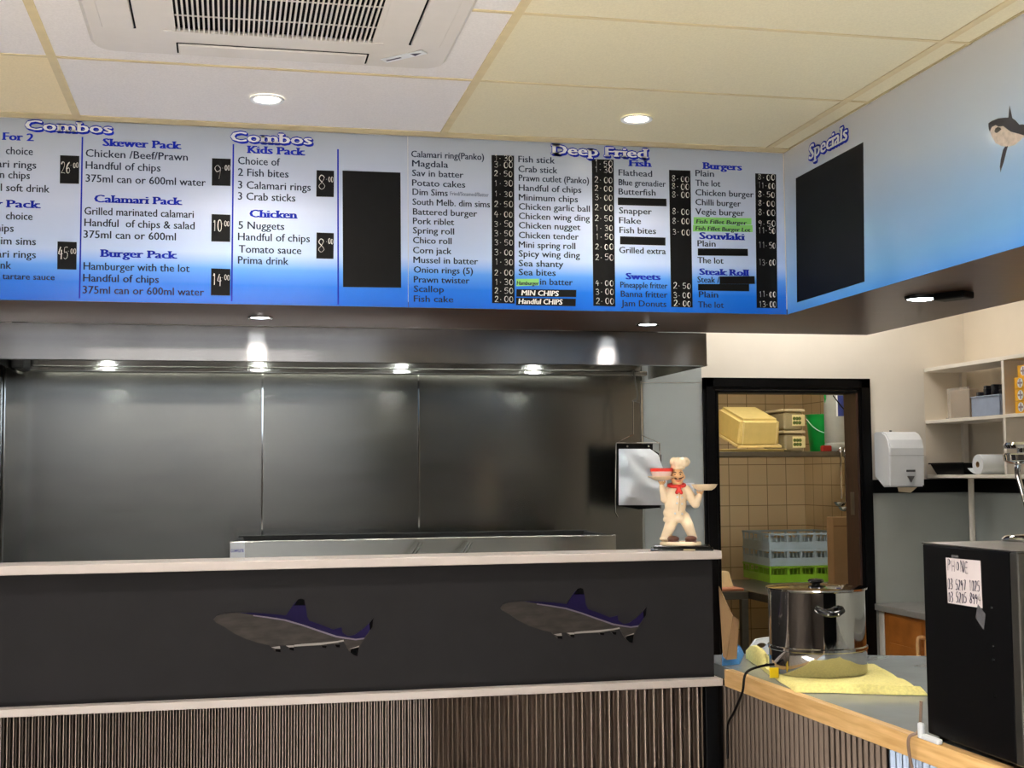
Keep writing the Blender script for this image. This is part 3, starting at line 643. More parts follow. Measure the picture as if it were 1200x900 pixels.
for x0, x1, per in ((CL, xs, .0178), (xs+.002, CR-.05, .0305)):
    b = corrug(x0, x1, per, .0052 if per < .02 else .007, PY+.004, .02, .846); b.build('corrugated_sheet', M['corr'] if per > .02 else pm('corrugated_fine', (72, 64, 58), .36, 1, var=.12, scale=5, stretch=(1, 1, .3)), cn, recalc=False)
b = MB(); b.box(CL, CR-.05, PY+.015, PY+.029, .02, .85); b.build('backing_board', M['black_matte'], cn)
MB().box(CR-.046, CR-.004, PY-.012, PY+.03, .0, .846, .002).build('corner_post', M['black'], cn)
lg = MB(); lg.box(CL, P(846, 640, 1, COUNTER_Y).x, COUNTER_Y, CB+.01, CT-.028, CT, .003)
tag(lg.build('counter_ledge', M['ledge']), 'long cream laminate ledge along the top of the charcoal counter', 'countertop')

# mirrored shark cut-outs
SH = [(92, 568), (105, 550), (130, 540), (180, 533), (230, 530), (300, 532), (400, 538), (472, 546), (490, 520), (515, 484), (535, 462), (552, 457), (568, 462), (576, 500), (583, 550), (596, 574), (650, 592), (722, 620), (745, 613), (765, 608), (768, 635), (800, 655), (830, 650), (870, 624), (905, 594), (932, 560), (928, 600), (908, 640), (888, 668), (868, 696), (855, 735), (849, 760), (828, 752), (805, 732), (788, 702), (776, 682), (742, 688), (757, 698), (755, 714), (738, 711), (722, 693), (690, 698), (684, 717), (664, 713), (652, 702), (560, 706), (516, 710), (514, 731), (492, 725), (470, 703), (440, 703), (445, 738), (418, 735), (396, 716), (385, 702), (330, 690), (260, 668), (200, 640), (150, 606), (105, 583)]
BK = [(220, 530), (300, 531), (400, 537), (472, 545), (490, 519), (514, 484), (535, 461), (552, 456), (569, 461), (577, 500), (584, 550), (596, 573), (650, 591), (722, 619), (745, 612), (766, 607), (769, 634), (800, 654), (830, 649), (870, 623), (905, 593), (931, 562), (926, 602), (906, 636), (886, 662), (840, 668), (790, 660), (740, 652), (660, 626), (560, 592), (470, 566), (380, 552), (300, 542)]
LN = [(470, 566), (560, 592), (660, 626), (740, 652), (790, 660), (840, 668), (886, 662), (882, 670), (840, 675), (786, 668), (736, 660), (656, 633), (556, 599), (466, 573), (380, 559), (300, 548), (300, 542), (380, 552)]
ST = [(515, 700), (560, 695), (660, 688), (740, 680), (776, 673), (778, 681), (742, 688), (652, 701), (560, 706), (516, 709)]
TIPS = [[(515, 492), (535, 461), (552, 456), (569, 461), (574, 492)], [(416, 722), (443, 722), (445, 738), (418, 735)], [(490, 714), (514, 714), (514, 731), (492, 725)], [(660, 704), (687, 704), (684, 717), (664, 713)], [(730, 698), (757, 698), (755, 714), (738, 711)], [(815, 722), (857, 712), (849, 760), (828, 752), (812, 738)], [(912, 585), (932, 560), (928, 605), (916, 622)]]
mats = [pm('shark_mirror', (50, 46, 43), .5, .1, var=.25, scale=5, stretch=(3, 3, 12), spec=.08), pm('shark_purple', (18, 11, 46), .6, 0, var=.15, scale=8, spec=.08), pm('shark_line', (96, 88, 100), .4, .1, spec=.1), pm('shark_silver', (130, 126, 120), .4, .1, spec=.1), pm('fin_black', (5, 5, 6), .8, spec=.03)]
def shark(dx, label):
    o0 = P(230+560/4.5, 600+640/4.5, 1, PY)
    t = thing('shark_cutout', label, 'wall decal', (o0.x+dx, PY, o0.z), group='shark cut-outs on the counter')
    def q(pts, off):
        return [Vector((P(230+x/4.5, 600+y/4.5, 1, PY).x-o0.x, -off, P(230+x/4.5, 600+y/4.5, 1, PY).z-o0.z)) for x, y in pts]
    for nm, pts, mt, off, th in (('body', SH, 0, .004, .0035), ('back', BK, 1, .0046, .0005), ('side_line', LN, 2, .0052, .0005), ('belly_stripe', ST, 3, .0046, .0005)):
        MB().prism(q(pts, off), (0, th, 0)).build(nm, mats[mt], t, world=False)
    for bp in ([(396, 712), (440, 706), (443, 720), (417, 720)], [(472, 704), (514, 702), (514, 712), (490, 713)], [(806, 722), (858, 704), (857, 711), (814, 721)]): MB().prism(q(bp, .005), (0, .0004, 0)).build('fin_band', mats[3], t, world=False)
    for tp in TIPS: MB().prism(q(tp, .0054), (0, .0005, 0)).build('fin_tip', mats[4], t, world=False)
    return t
shk1 = shark(0, 'mirrored purple-backed shark cut-out at left centre of the charcoal counter')
dx = P(757, 711, 1, PY).x-P(230+932/4.5, 724.4, 1, PY).x; dz = P(757, 711, 1, PY).z-P(230+932/4.5, 724.4, 1, PY).z
dup(shk1, (shk1.location.x+dx, PY, shk1.location.z+dz), 'mirrored purple-backed shark cut-out below the chef figurine end of the counter')

# ------------------------------------------------------------------ bench at right
BT = .90
def be(px, py): return P(px, py, 2, BT)
bx0, by0 = 1.606, 4.152; bx1, by1 = 1.672, 2.2
bn = thing('bench', 'grey-topped bench with raw timber edge and corrugated front', 'bench', (1.9, 3.4, 0))
top = [(1.632, 4.50), (1.632, by0-.01), (bx1+.03, by1), (2.55, by1), (2.55, 4.22), (1.86, 4.50)]
MB().prism([(x, y, BT-.04) for x, y in top], (0, 0, .04)).build('bench_top', M['bench_top'], bn)
EH = P(850, 787, 2, BT).z-.045
dirv = Vector((bx1-bx0, by1-by0, 0)).normalized(); nrm = Vector((dirv.y, -dirv.x, 0))
A = Vector((bx0, by0, 0)); Bq = Vector((bx1, by1, 0))
e = MB(); e.prism([A+Vector((0, 0, BT-.052)), Bq+Vector((0, 0, BT-.052)), Bq-nrm*.03+Vector((0, 0, BT-.052)), A-nrm*.03+Vector((0, 0, BT-.052))], (0, 0, .0535))
edge = e.build('timber_edge', M['pine_x'], bn)
for k in (.28, .62): MB().lathe([(0, 0), (.003, 0), (.003, .002), (0, .002)], (0, 0, 0), 10, rot=None).bm.free()
L = (Bq-A).length
def alongb(s, yo, z): p_ = A+dirv*s-nrm*(.014+yo); return (p_.x, p_.y, z)
s_split = 1.02
for s0, s1, nm in ((-.045, s_split, M['corr']), (s_split+.002, L, pm('corrugated_blue_reflect', (120, 132, 150), .3, 1, var=.1, scale=5))):  # second sheet: blue-silver reflection is put into its base colour
    corrug(s0, s1, .031, .008, .0, .02, BT-.056, lambda x, y, z: alongb(x, y, z)).build('corrugated_sheet', nm, bn, recalc=False)
b = MB(); b.prism([alongb(-.04, .028, .0), alongb(L, .028, .0), alongb(L, .05, 0), alongb(-.04, .05, 0)], (0, 0, BT-.045)); b.build('frame_panel', M['black_matte'], bn)

# ------------------------------------------------------------------ pot, towel, cord, small things on the bench
tw = MB(); nu, nv = 46, 26
TA, TB, TC, TD = be(874, 772), be(897, 800), be(1088, 822), be(1030, 783)
TB = be(932, 812); TC = be(1088, 816)
grid = []
for i in range(nu+1):
    row = []
    for j in range(nv+1):
        u, v = i/nu, j/nv
        p_ = (TA*(1-u)+TD*u)*(1-v)+(TB*(1-u)+TC*u)*v
        n_ = noise.noise(Vector((p_.x*14, p_.y*11, 2.3)))
        d = min(u, 1-u, v, 1-v)
        hump = .05*math.exp(-((u-.03)/.06)**2)*math.exp(-((v-.2)/.3)**2)
        ed = .012+.010*math.exp(-((v-.97)/.06)**2)
        z = BT+.003+ed*min(1, d*30)+(max(0, n_)*.012)*min(1, d*12)+hump
        if (Vector((p_.x, p_.y))-Vector((1.842, 3.945))).length < .185: z = min(z, BT+.0155)
        wob = .012*noise.noise(Vector((u*5, v*5, 9)))
        row.append(tw.bm.verts.new((p_.x+wob, p_.y+wob, z)))
    grid.append(row)
low = [[tw.bm.verts.new((v.co.x, v.co.y, BT+.0015)) for v in r] for r in grid]
for i in range(nu):
    for j in range(nv):
        tw.bm.faces.new((grid[i][j], grid[i+1][j], grid[i+1][j+1], grid[i][j+1])).smooth = True
        tw.bm.faces.new((low[i][j], low[i][j+1], low[i+1][j+1], low[i+1][j]))
bd = [(i, 0) for i in range(nu)]+[(nu, j) for j in range(nv)]+[(i, nv) for i in range(nu, 0, -1)]+[(0, j) for j in range(nv, 0, -1)]
for (i, j), (k, l) in zip(bd, bd[1:]+bd[:1]): tw.bm.faces.new((grid[i][j], grid[k][l], low[k][l], low[i][j]))
tag(tw.build('towel', M['yellow']), 'rumpled yellow towel spread on the bench under the steel pot', 'towel')
PZ = BT+.017; PC = (1.842, 3.945); R = .1535; PH = .258
pot = thing('electric_pot', 'tall polished stainless pot with lid standing on the yellow towel', 'pot', (PC[0], PC[1], PZ))
c3 = (PC[0], PC[1], PZ)
b = MB(); b.lathe([(0, 0), (R*.98, 0), (R, .004), (R, .073), (R+.003, .076), (R+.003, .084), (R-.002, .087), (R-.002, PH), (R+.003, PH+.003), (R-.006, PH+.003), (R-.006, .1), (0, .1)], c3, 72); b.build('body', M['mirror_steel'], pot)
b = MB(); b.lathe([(R+.005, PH+.004), (R+.006, PH+.009), (R-.004, PH+.010), (R*.8, PH+.012), (R*.4, PH+.015), (0, PH+.016)], c3, 72); lid = b.build('lid', M['mirror_steel'], pot)
b = MB(); b.lathe([(.013, PH+.0155), (.013, PH+.019), (.022, PH+.022), (.027, PH+.027), (.022, PH+.033), (0, PH+.036)], c3, 28); b.build('knob', M['black_gloss'], lid)
va = math.atan2(-PC[1], -PC[0])
for a in (va+.25, va+.25+PI):
    ux = Vector((math.cos(a), math.sin(a), 0)); uy = Vector((-ux.y, ux.x, 0)); base = Vector(c3)+Vector((0, 0, PH-.046))
    b = MB(); path = [base+ux*(R-.001)+uy*(-.036), base+ux*(R+.022)+uy*(-.034)-Vector((0, 0, .004)), base+ux*(R+.034)+uy*(-.018)-Vector((0, 0, .012)), base+ux*(R+.037)-Vector((0, 0, .014)), base+ux*(R+.034)+uy*.018-Vector((0, 0, .012)), base+ux*(R+.022)+uy*.034-Vector((0, 0, .004)), base+ux*(R-.001)+uy*.036]
    b.tube(path, .0095, 12); hd = b.build('handle', M['black_gloss'], pot)
    b = MB()
    for k in (-.016, .016): b.ell(base+ux*(R+.046)+uy*k-Vector((0, 0, .014)), (.0035, .0035, .0035), seg=8)
    b.build('screw', M['chrome'], hd)
# power cord from the pot over the timber edge
q0 = Vector((PC[0]-R-.004, PC[1]-.02, PZ+.03))
ef = lambda px, py: P(px, py, 0, 1.592)
cord = [q0, Vector((q0.x-.03, q0.y, PZ+.028)), Vector((1.66, 3.93, .945)), Vector((1.594, 3.93, .925)), Vector((1.586, 3.95, .86)), Vector((1.586, 4.02, .79)), Vector((1.592, 4.09, .74)), Vector((1.596, 4.11, .70)), Vector((1.597, 4.115, .62))]
pc = thing('power_cord', 'black power cord trailing from the pot over the timber edge', 'cord', tuple(q0))
MB().tube(bz(cord), .0042, 8).build('cable', M['black'], pc)
b = MB(); b.box(q0.x+.002-.035, q0.x+.032-.035, q0.y-.042, q0.y-.038, PZ-.006, PZ+.026, .001, rot=None); b.build('yellow_tag', pm('tag_yellow', (240, 206, 20), .4), pc)
# blue cloth, cardboard folder, cutting board at counter end
b = MB(); nu = 16
g = []
BA, BB, BC, BD = be(846, 781), be(867, 779), be(872, 767), be(846, 767)
for i in range(nu+1):
    r_ = []
    for j in range(nu+1):
        u, v = i/nu, j/nu; p_ = (BA*(1-u)+BB*u)*(1-v)+(BD*(1-u)+BC*u)*v
        d = min(u, 1-u, v, 1-v)
        r_.append(b.bm.verts.new((p_.x, p_.y, BT+.002+.03*min(1, d*8)+max(0, noise.noise(Vector((u*6, v*6, 1)))*.02)*min(1, d*6))))
    g.append(r_)
for i in range(nu):
    for j in range(nu): b.bm.faces.new((g[i][j], g[i+1][j], g[i+1][j+1], g[i][j+1])).smooth = True
b.bm.faces.new([g[i][0] for i in range(nu, -1, -1)]+[g[0][j] for j in range(1, nu+1)]+[g[i][nu] for i in range(1, nu+1)]+[g[nu][j] for j in range(nu-1, 0, -1)])
tag(b.build('blue_cloth', M['bluecloth']), 'folded bright blue cloth on the bench beside the counter end', 'cloth')
fy0 = 4.16
def fp(px, py, y=fy0): return P(px, py, 1, y)
cb = thing('cardboard_folder', 'brown cardboard folder leaning against the charcoal counter end', 'cardboard', (1.66, fy0, BT+.03))
def f_(px, py, y): return P(px, py, 1, y)
MB().prism([f_(842, 687, 4.27), f_(858.5, 722, 4.19), f_(851, 773, 4.17), f_(847, 769, 4.20), f_(845.5, 740, 4.24)], (.004, .003, 0)).build('front_flap', M['card'], cb)
MB().prism([f_(858.8, 722, 4.192), f_(865.6, 727, 4.25), f_(863, 772, 4.24), f_(851.3, 773.4, 4.174)], (.003, .004, 0)).build('back_flap', pm('cardboard_dark', (176, 138, 100), .8), cb)
kb = thing('cutting_board', 'white plastic cutting board with hand hole behind the pot', 'cutting board', (1.85, 4.47, BT))
b = MB(); hx, hz = P(891, 750, 1, 4.46).x, .985
out = []
for a in range(13): t_ = PI-a*PI/12; out.append((hx+.01+.045*math.cos(t_), 4.46, BT+.035+.028*math.sin(t_)))
W2 = [(hx-.05, 4.46, BT+.0), (hx+.10, 4.46, BT+.0), (hx+.10, 4.46, BT+.06), (hx+.02, 4.46, BT+.06), (hx-.015, 4.46, BT+.055), (hx-.035, 4.46, BT+.03)]
HO = [(hx+.005+.02*math.cos(k*PI/8), 4.46, BT+.032+.010*math.sin(k*PI/8)) for k in range(16)]
def ring_prism(mb, outer, inner, d):
    ov = [Vector(p) for p in outer]; iv = [Vector(p) for p in inner]; d = Vector(d)
    # resample outer to inner count
    n = len(iv); per = []; tot = 0; seg = []
    for a_, b_ in zip(ov, ov[1:]+ov[:1]): seg.append((b_-a_).length); tot += seg[-1]
    cc = sum(iv, Vector())/n
    res = []
    for p_ in iv:
        dirr = (p_-cc).normalized(); best = None
        for a_, b_ in zip(ov, ov[1:]+ov[:1]):
            for k in range(21):
                q_ = a_.lerp(b_, k/20); s_ = (q_-cc).normalized().dot(dirr)
                if best is None or s_ > best[0]: best = (s_, q_)
        res.append(best[1])
    for off in (Vector(), d):
        A_ = [mb.bm.verts.new(p_+off) for p_ in res]; B_ = [mb.bm.verts.new(p_+off) for p_ in iv]
        for k in range(n): mb.bm.faces.new((A_[k], A_[(k+1) % n], B_[(k+1) % n], B_[k]))
        if off.length == 0: A0, B0 = A_, B_
    for k in range(n):
        mb.bm.faces.new((A0[k], A0[(k+1) % n], A_[(k+1) % n], A_[k])); mb.bm.faces.new((B0[k], B0[(k+1) % n], B_[(k+1) % n], B_[k]))
ring_prism(b, W2, HO, (0, .014, 0)); b.build('board', M['plastic_white'], kb)

# black cabinet appliance with note
bo = thing('countertop_cabinet', 'black countertop appliance with silver door edge on the timber-edged bench', 'appliance', (1.9, 2.7, BT))
bxL, byB, byF, bz1 = 1.668, 2.965, 2.595, 1.372
b = MB(); b.box(bxL, bxL+.5, byF, byB, BT+.014, bz1, .004); b.build('body', M['black'], bo)
b = MB(); b.box(bxL-.001, bxL+.5, byF-.03, byF-.001, BT+.014, bz1, .003); b.build('door', M['steel_dull'], bo)
b = MB(); b.box(bxL+.04, bxL+.38, byF-.0335, byF-.0305, BT+.06, bz1-.05, .001); b.build('door_glass', M['black_gloss'], bo)
b = MB(); b.box(bxL-.002, bxL+.5, byF-.03, byB, bz1+.0005, bz1+.004, .001); b.build('top_sheet', M['steel_dull'], bo)
for x in (bxL+.03, bxL+.46):
    for y in (byF+.03, byB-.03): MB().lathe([(0, 0), (.015, 0), (.015, .012), (0, .012)], (x, y, BT+.002), 14).build('foot', M['black_matte'], bo)
b = MB()
for py in (1215, ):
    for z in (1.245, 1.16, 1.13, 1.05): b.lathe([(0, 0), (.004, 0), (.003, .003), (0, .003)], (bxL, byF+.075, z), 10, rot=Matrix.Rotation(-PI/2, 3, 'Y'))
b.build('screw', M['black_gloss'], bo)
def nx(px, py, off): return P(px, py, 0, bxL-off)
no = thing('paper_note', 'handwritten paper phone note taped to the black appliance', 'note', tuple(nx(1130, 712, .002)))
c4 = [nx(1108.3, 653.5, .0015), nx(1148.5, 657.2, .0015), nx(1151, 712.8, .0015), nx(1110.8, 706.5, .0015)]
MB().prism(c4, (.001, 0, 0)).build('sheet', M['paper'], no)
b = MB()
for tx, (xa, ya), (xb, yb), h in (('PHONE', (1110.3, 668.5), (1136, 671.5), .026), ('03 5297 1025', (1111, 690.5), (1149, 693), .024), ('03 5205 8994', (1111.5, 705), (1150, 708.5), .023)):
    a_, c_ = nx(xa, ya, .002), nx(xb, yb, .002); u_ = c_-a_
    scribble(b, tx, a_, u_.normalized(), Vector((0, 0, 1)), Vector((-1, 0, 0)), u_.length, h, .0010, .03)
b.build('handwriting', M['ink'], no)
b = MB(); a_ = nx(1146, 708, .0026); b.prism([a_, a_+Vector((0, -.03, -.02)), a_+Vector((0, -.02, -.055)), a_+Vector((0, .012, -.032))], (-.0004, 0, 0)); a_ = nx(1115, 650, .0026); b.prism([a_, a_+Vector((0, -.03, 0)), a_+Vector((0, -.03, -.008)), a_+Vector((0, 0, -.008))], (-.0004, 0, 0)); b.build('tape', pm('clear_tape', (96, 96, 100), .2, alpha=.6), no)
# brown cable and white cable clip at the appliance corner
b = MB(); e0 = P(1083, 858, 0, 1.652); 
pts = [Vector((1.658, 2.975, .99)), Vector((1.652, 2.978, .92)), Vector((1.628, 2.985, .90)), Vector((1.625, 2.975, .85)), Vector((1.63, 2.95, .78)), Vector((1.64, 2.9, .70)), Vector((1.64, 2.88, .55))]
tag(MB().tube(bz(pts), .004, 8).build('cable', pm('brown_cable', (112, 92, 78), .4)), 'thin brown cable hanging over the timber edge beside the black appliance', 'cable')
b = MB(); b.box(1.643, 1.66, 2.88, 2.955, BT+.0025, BT+.0155, .004); b.box(1.643, 1.656, 2.955, 2.972, BT+.0025, BT+.04, .004)
tag(b.build('cable_clip', M['plastic_white']), 'small white plastic cable clip at the foot of the black appliance', 'clip')
# chrome stand on the appliance
cs = thing('chrome_stand', 'chrome stand with curved leg on top of the black appliance', 'stand', (1.93, 2.76, bz1+.004))
bc = P(1208, 634, 2, bz1+.0045)
b = MB(); b.lathe([(0, 0), (.066, 0), (.068, .006), (.06, .013), (.02, .017), (0, .017)], bc, 36); b.build('base', M['chrome'], cs)
ctop = bc+Vector((.03, .0, .19))
b = MB(); b.tube(bz([bc+Vector((-.0, 0, .016)), bc+Vector((-.004, 0, .06)), bc+Vector((-.018, 0, .12)), bc+Vector((-.03, 0, .165)), bc+Vector((-.028, 0, .188))]), [.004+.004*i/40 for i in range(41)], 12); b.tube(bz([bc+Vector((.02, .0, .016)), bc+Vector((.03, 0, .1)), bc+Vector((.05, 0, .188))]), .005, 10); b.build('leg', M['chrome'], cs)
b = MB(); b.lathe([(0, 0), (.07, 0), (.082, .008), (.084, .022), (.08, .026), (0, .026)], ctop, 40); b.build('lower_tray', M['chrome'], cs)
b = MB(); b.lathe([(0, .027), (.05, .027), (.05, .036), (.078, .038), (.082, .046), (.078, .052), (0, .056)], ctop, 40); b.build('upper_tray', M['chrome'], cs)

# ------------------------------------------------------------------ chef figurine
kx = .000426
fg = P(798, 637.5, 1, 4.235); FZ = CT
FA = math.atan2(fg.x, fg.y)
kx *= .935
chef = thing('chef_figurine', 'cream chef figurine with red scarf holding up two plates', 'figurine', (fg.x, 4.235, FZ), -FA)
def q(x, y, d=0): return Vector(((x-335)*kx, -d*kx, (858-y)*kx))
def remesh(mb, name, mat, parent, vox, sm=4):
    me = bpy.data.meshes.new('tmp'); mb.bm.to_mesh(me); mb.bm.free(); ob = bpy.data.objects.new('tmp', me); C.objects.link(ob)
    r = ob.modifiers.new('r', 'REMESH'); r.mode = 'VOXEL'; r.voxel_size = vox
    s_ = ob.modifiers.new('s', 'SMOOTH'); s_.factor = .5; s_.iterations = sm
    m2 = bpy.data.meshes.new_from_object(ob.evaluated_get(bpy.context.evaluated_depsgraph_get()))
    bpy.data.objects.remove(ob); bpy.data.meshes.remove(me)
    for p_ in m2.polygons: p_.use_smooth = True
    m2.name = name; m2.materials.clear(); m2.materials.append(mat)
    o = bpy.data.objects.new(name, m2); C.objects.link(o); o.parent = parent
    return o
K = kx
def E_(b, c, r, rot=None, seg=18): b.ell(c, tuple(v*K for v in r), rot, seg)
ry = lambda a: Matrix.Rotation(a, 3, 'Y')
b = MB()
E_(b, q(305, 400, 10), (92, 78, 95)); E_(b, q(295, 470, 5), (95, 85, 95)); E_(b, q(285, 545, 0), (98, 84, 70)); E_(b, q(262, 585, -5), (80, 80, 40), ry(-.3)); E_(b, q(320, 590, 20), (62, 60, 40))
E_(b, q(310, 345, 0), (85, 55, 40))
# legs
for a_, c_, r1, r2 in ((q(275, 590, 0), q(245, 660, 35), 52, 50), (q(245, 660, 35), q(205, 750, 5), 50, 40), (q(365, 585, 0), q(398, 650, 40), 52, 47), (q(398, 650, 40), q(432, 745, 10), 46, 38)): b.cap(a_, c_, r1*K, r2*K)
E_(b, q(205, 765, 5), (52, 50, 22)); E_(b, q(432, 758, 5), (44, 46, 22))
# arms
for a_, c_, r1, r2 in ((q(240, 355, 0), q(205, 425, 30), 40, 38), (q(205, 425, 30), q(182, 318, 55), 36, 24), (q(385, 350, 0), q(462, 468, 30), 42, 40), (q(462, 468, 30), q(498, 400, 55), 38, 26)): b.cap(a_, c_, r1*K, r2*K)
remesh(b, 'body', M['porcelain'], chef, .0026, 3)
b = MB(); E_(b, q(313, 235, 20), (60, 62, 72)); E_(b, q(313, 275, 30), (50, 46, 42)); E_(b, q(318, 240, 80), (15, 22, 18)); E_(b, q(256, 240, 10), (12, 16, 20)); E_(b, q(372, 242, 10), (10, 16, 20)); E_(b, q(290, 255, 62), (20, 18, 15)); E_(b, q(345, 258, 62), (20, 18, 15)); E_(b, q(322, 296, 58), (22, 16, 14))
b.cap(q(313, 290, 10), q(310, 330, 0), 40*K, 42*K)
remesh(b, 'head', M['skin'], chef, .0018, 3)
b = MB()
for s_ in (-1, 1): b.tube([q(320+s_*3, 259, 84), q(320+s_*22, 256, 78), q(320+s_*40, 248, 62), q(320+s_*46, 240, 55)], [7*K, 8*K, 5*K, 2*K], 8)
for s_ in (-1, 1): b.tube([q(318+s_*10, 208, 78), q(318+s_*24, 200, 74), q(318+s_*40, 208, 62)], [3*K, 5*K, 3*K], 8)
b.build('moustache_and_brows', M['brown'], chef, world=False)
b = MB()
for s_ in (-1, 1): b.ell(q(318+s_*22, 220, 74), (7*K, 5*K, 6*K), seg=10)
b.build('eye', M['black_gloss'], chef, world=False)
b = MB(); b.tube([q(300, 274, 78), q(320, 279, 82), q(342, 274, 76)], [2*K, 4*K, 2*K], 8); b.build('mouth', M['red'], chef, world=False)
b = MB(); b.lathe([(57*K, 0), (62*K, 2*K), (60*K, 55*K), (56*K, 60*K)], q(315, 200, 12), 28, rot=Matrix.Rotation(.1, 3, 'Y'))
for a in range(7):
    t_ = a*2*PI/7; E_(b, q(334+50*math.cos(t_), 116, 12+46*math.sin(t_)), (38, 36, 42))
E_(b, q(330, 112, 12), (60, 60, 36)); E_(b, q(320, 155, 12), (58, 58, 40)); E_(b, q(396, 114, 12), (30, 34, 26))
remesh(b, 'chef_hat', M['porcelain'], chef, .0022, 2)
b = MB(); ring = [q(308+66*math.cos(t_*PI/10), 312+10*math.sin(t_*PI/10), 12+60*math.sin(t_*PI/10)) for t_ in range(21)]
b.tube(ring, 16*K, 10, caps=False); E_(b, q(325, 335, 82), (20, 16, 18)); b.cap(q(318, 345, 85), q(308, 372, 88), 12*K, 16*K); b.cap(q(332, 345, 85), q(345, 375, 86), 12*K, 15*K); remesh(b, 'scarf', M['red'], chef, .0016, 2)
b = MB()
for x, y, d in ((312, 410, 95), (352, 415, 90), (308, 462, 93), (350, 468, 90), (290, 548, 88), (350, 552, 84)): E_(b, q(x, y, d), (9, 7, 9), seg=10)
b.build('button', M['plastic_white'], chef, world=False)
b = MB(); b.tube([q(331, 380, 92), q(329, 430, 97), q(326, 480, 94), q(322, 530, 90)], 3*K, 6); b.build('coat_seam', pm('figurine_seam', (196, 164, 122), .5), chef, world=False)  # seam in a darker tan than the coat
for x, d in ((272, 42), (418, 42)):
    b = MB(); E_(b, q(x, 762, d), (52, 55, 27)); b.box((x-335-50)*K, (x-335+50)*K, -(d+52)*K, -(d-48)*K, (858-790)*K, (858-782)*K, .0015); remesh(b, 'shoe', M['brown'], chef, .0018, 2)
# hands: palm, four fingers and thumb under each plate
for hx_, hy_, hd_, s_ in ((182, 296, 58, 1), (505, 382, 58, -1)):
    b = MB(); E_(b, q(hx_, hy_, hd_), (21, 17, 17))
    for k in range(4): b.tube([q(hx_-18+k*11, hy_-6, hd_+12), q(hx_-24+k*15, hy_-16, hd_+24), q(hx_-27+k*17, hy_-25, hd_+22+(6 if k in (1, 2) else 0))], [6*K, 5.2*K, 4*K], 8)
    b.tube([q(hx_+s_*16, hy_+2, hd_), q(hx_+s_*28, hy_-10, hd_+2), q(hx_+s_*30, hy_-24, hd_+6)], [7*K, 6*K, 4.5*K], 8)
    remesh(b, 'hand', M['skin'], chef, .0012, 1)
b = MB(); b.lathe([(0, 0), (50*K, 0), (70*K, 8*K), (116*K, 30*K), (118*K, 35*K), (110*K, 35*K), (68*K, 14*K), (0, 10*K)], q(182, 270, 60), 40); b.build('plate', M['porcelain'], chef, world=False)
b = MB(); b.lathe([(0, 0), (60*K, 0), (88*K, 18*K), (108*K, 46*K), (110*K, 51*K), (102*K, 51*K), (80*K, 22*K), (0, 12*K)], q(540, 356, 60), 40); b.build('plate', M['porcelain'], chef, world=False)
b = MB(); b.lathe([(0, 0), (172*K, 0), (176*K, 8*K), (172*K, 26*K), (166*K, 30*K), (0, 30*K)], q(332, 816, 12), 44, sy=.62); b.build('base', M['porcelain'], chef, world=False)
b = MB(); b.box(-255*K, 268*K, -.056, .056, 0, 17*K, .002); b.box(-232*K, 245*K, -.05, .05, 17*K, 42*K, .006); pl_ = b.build('plinth', M['black_gloss'], chef, world=False)
b = MB(); b.box(20*K, 118*K, -.0575, -.056, 3*K, 15*K, .0004); b.build('name_plate', pm('brass_plate', (196, 180, 140), .3, .8), pl_, world=False)
# tub with red lid on the figurine's plate
Rz = Matrix.Rotation(-FA, 3, 'Z'); tb = Rz @ q(182, 254, 60)+Vector((fg.x, 4.235, FZ))
tt = thing('sauce_tub', 'small pale round tub with red lid on the chef figurine plate', 'tub', tuple(tb))
b = MB(); b.lathe([(0, 0), (72*K, 0), (90*K, 58*K), (86*K, 58*K), (70*K, 4*K), (0, 4*K)], (0, 0, 0), 36); b.build('tub', pm('frosted_tub', (230, 206, 196), .3), tt, world=False)
b = MB(); b.lathe([(0, 88*K), (92*K, 88*K), (96*K, 84*K), (96*K, 59*K), (88*K, 59*K), (0, 64*K)], (0, 0, 0), 36); b.build('lid', M['red'], tt, world=False)

# ------------------------------------------------------------------ bag holder hanging from the hood
BY = 5.66
def hy(px, py, d=0): return P(px, py, 1, BY+d)
hg = thing('bag_holder', 'wire holder with white plastic bags hanging below the hood corner', 'bag holder', tuple(hy(750, 600)))
b = MB(); ht = hy(744, 462); ht.z = HB+.03
b.tube(bz([Vector((ht.x+.005, LB-.018, HB+.03)), Vector((ht.x+.005, BY+.012, HB-.02)), hy(747, 462), hy(746, 468), hy(741, 470)], 6), .004, 8); b.build('hook', M['steel_dull'], hg)
b = MB()
b.tube([hy(742, 470), hy(742, 509)], .0026, 8); b.tube([hy(742, 509), hy(722, 519), hy(721, 600)], .0026, 8); b.tube([hy(742, 470), hy(750, 472), hy(752, 510), hy(773, 519), hy(774, 596)], .0026, 8); b.tube([hy(722, 519), hy(773, 519)], .0026, 8); b.tube([hy(721, 600), hy(724, 606)], .0026, 8)
b.build('wire_frame', M['chrome'], hg)
b = MB(); b.prism([hy(722, 520, .004), hy(765, 520, .004), hy(765, 527, .004), hy(775, 533, .004), hy(775, 595, .004), hy(748, 597, .004), hy(722, 592, .004)], (0, .003, 0)); b.build('back_plate', M['black'], hg)
b = MB(); c_ = [(725.5, 526), (768, 526), (774, 533), (783, 560), (783, 592), (760, 593), (740, 592), (726, 590)]
n_ = 14; fr_ = [[None]*(n_+1) for _ in range(n_+1)]
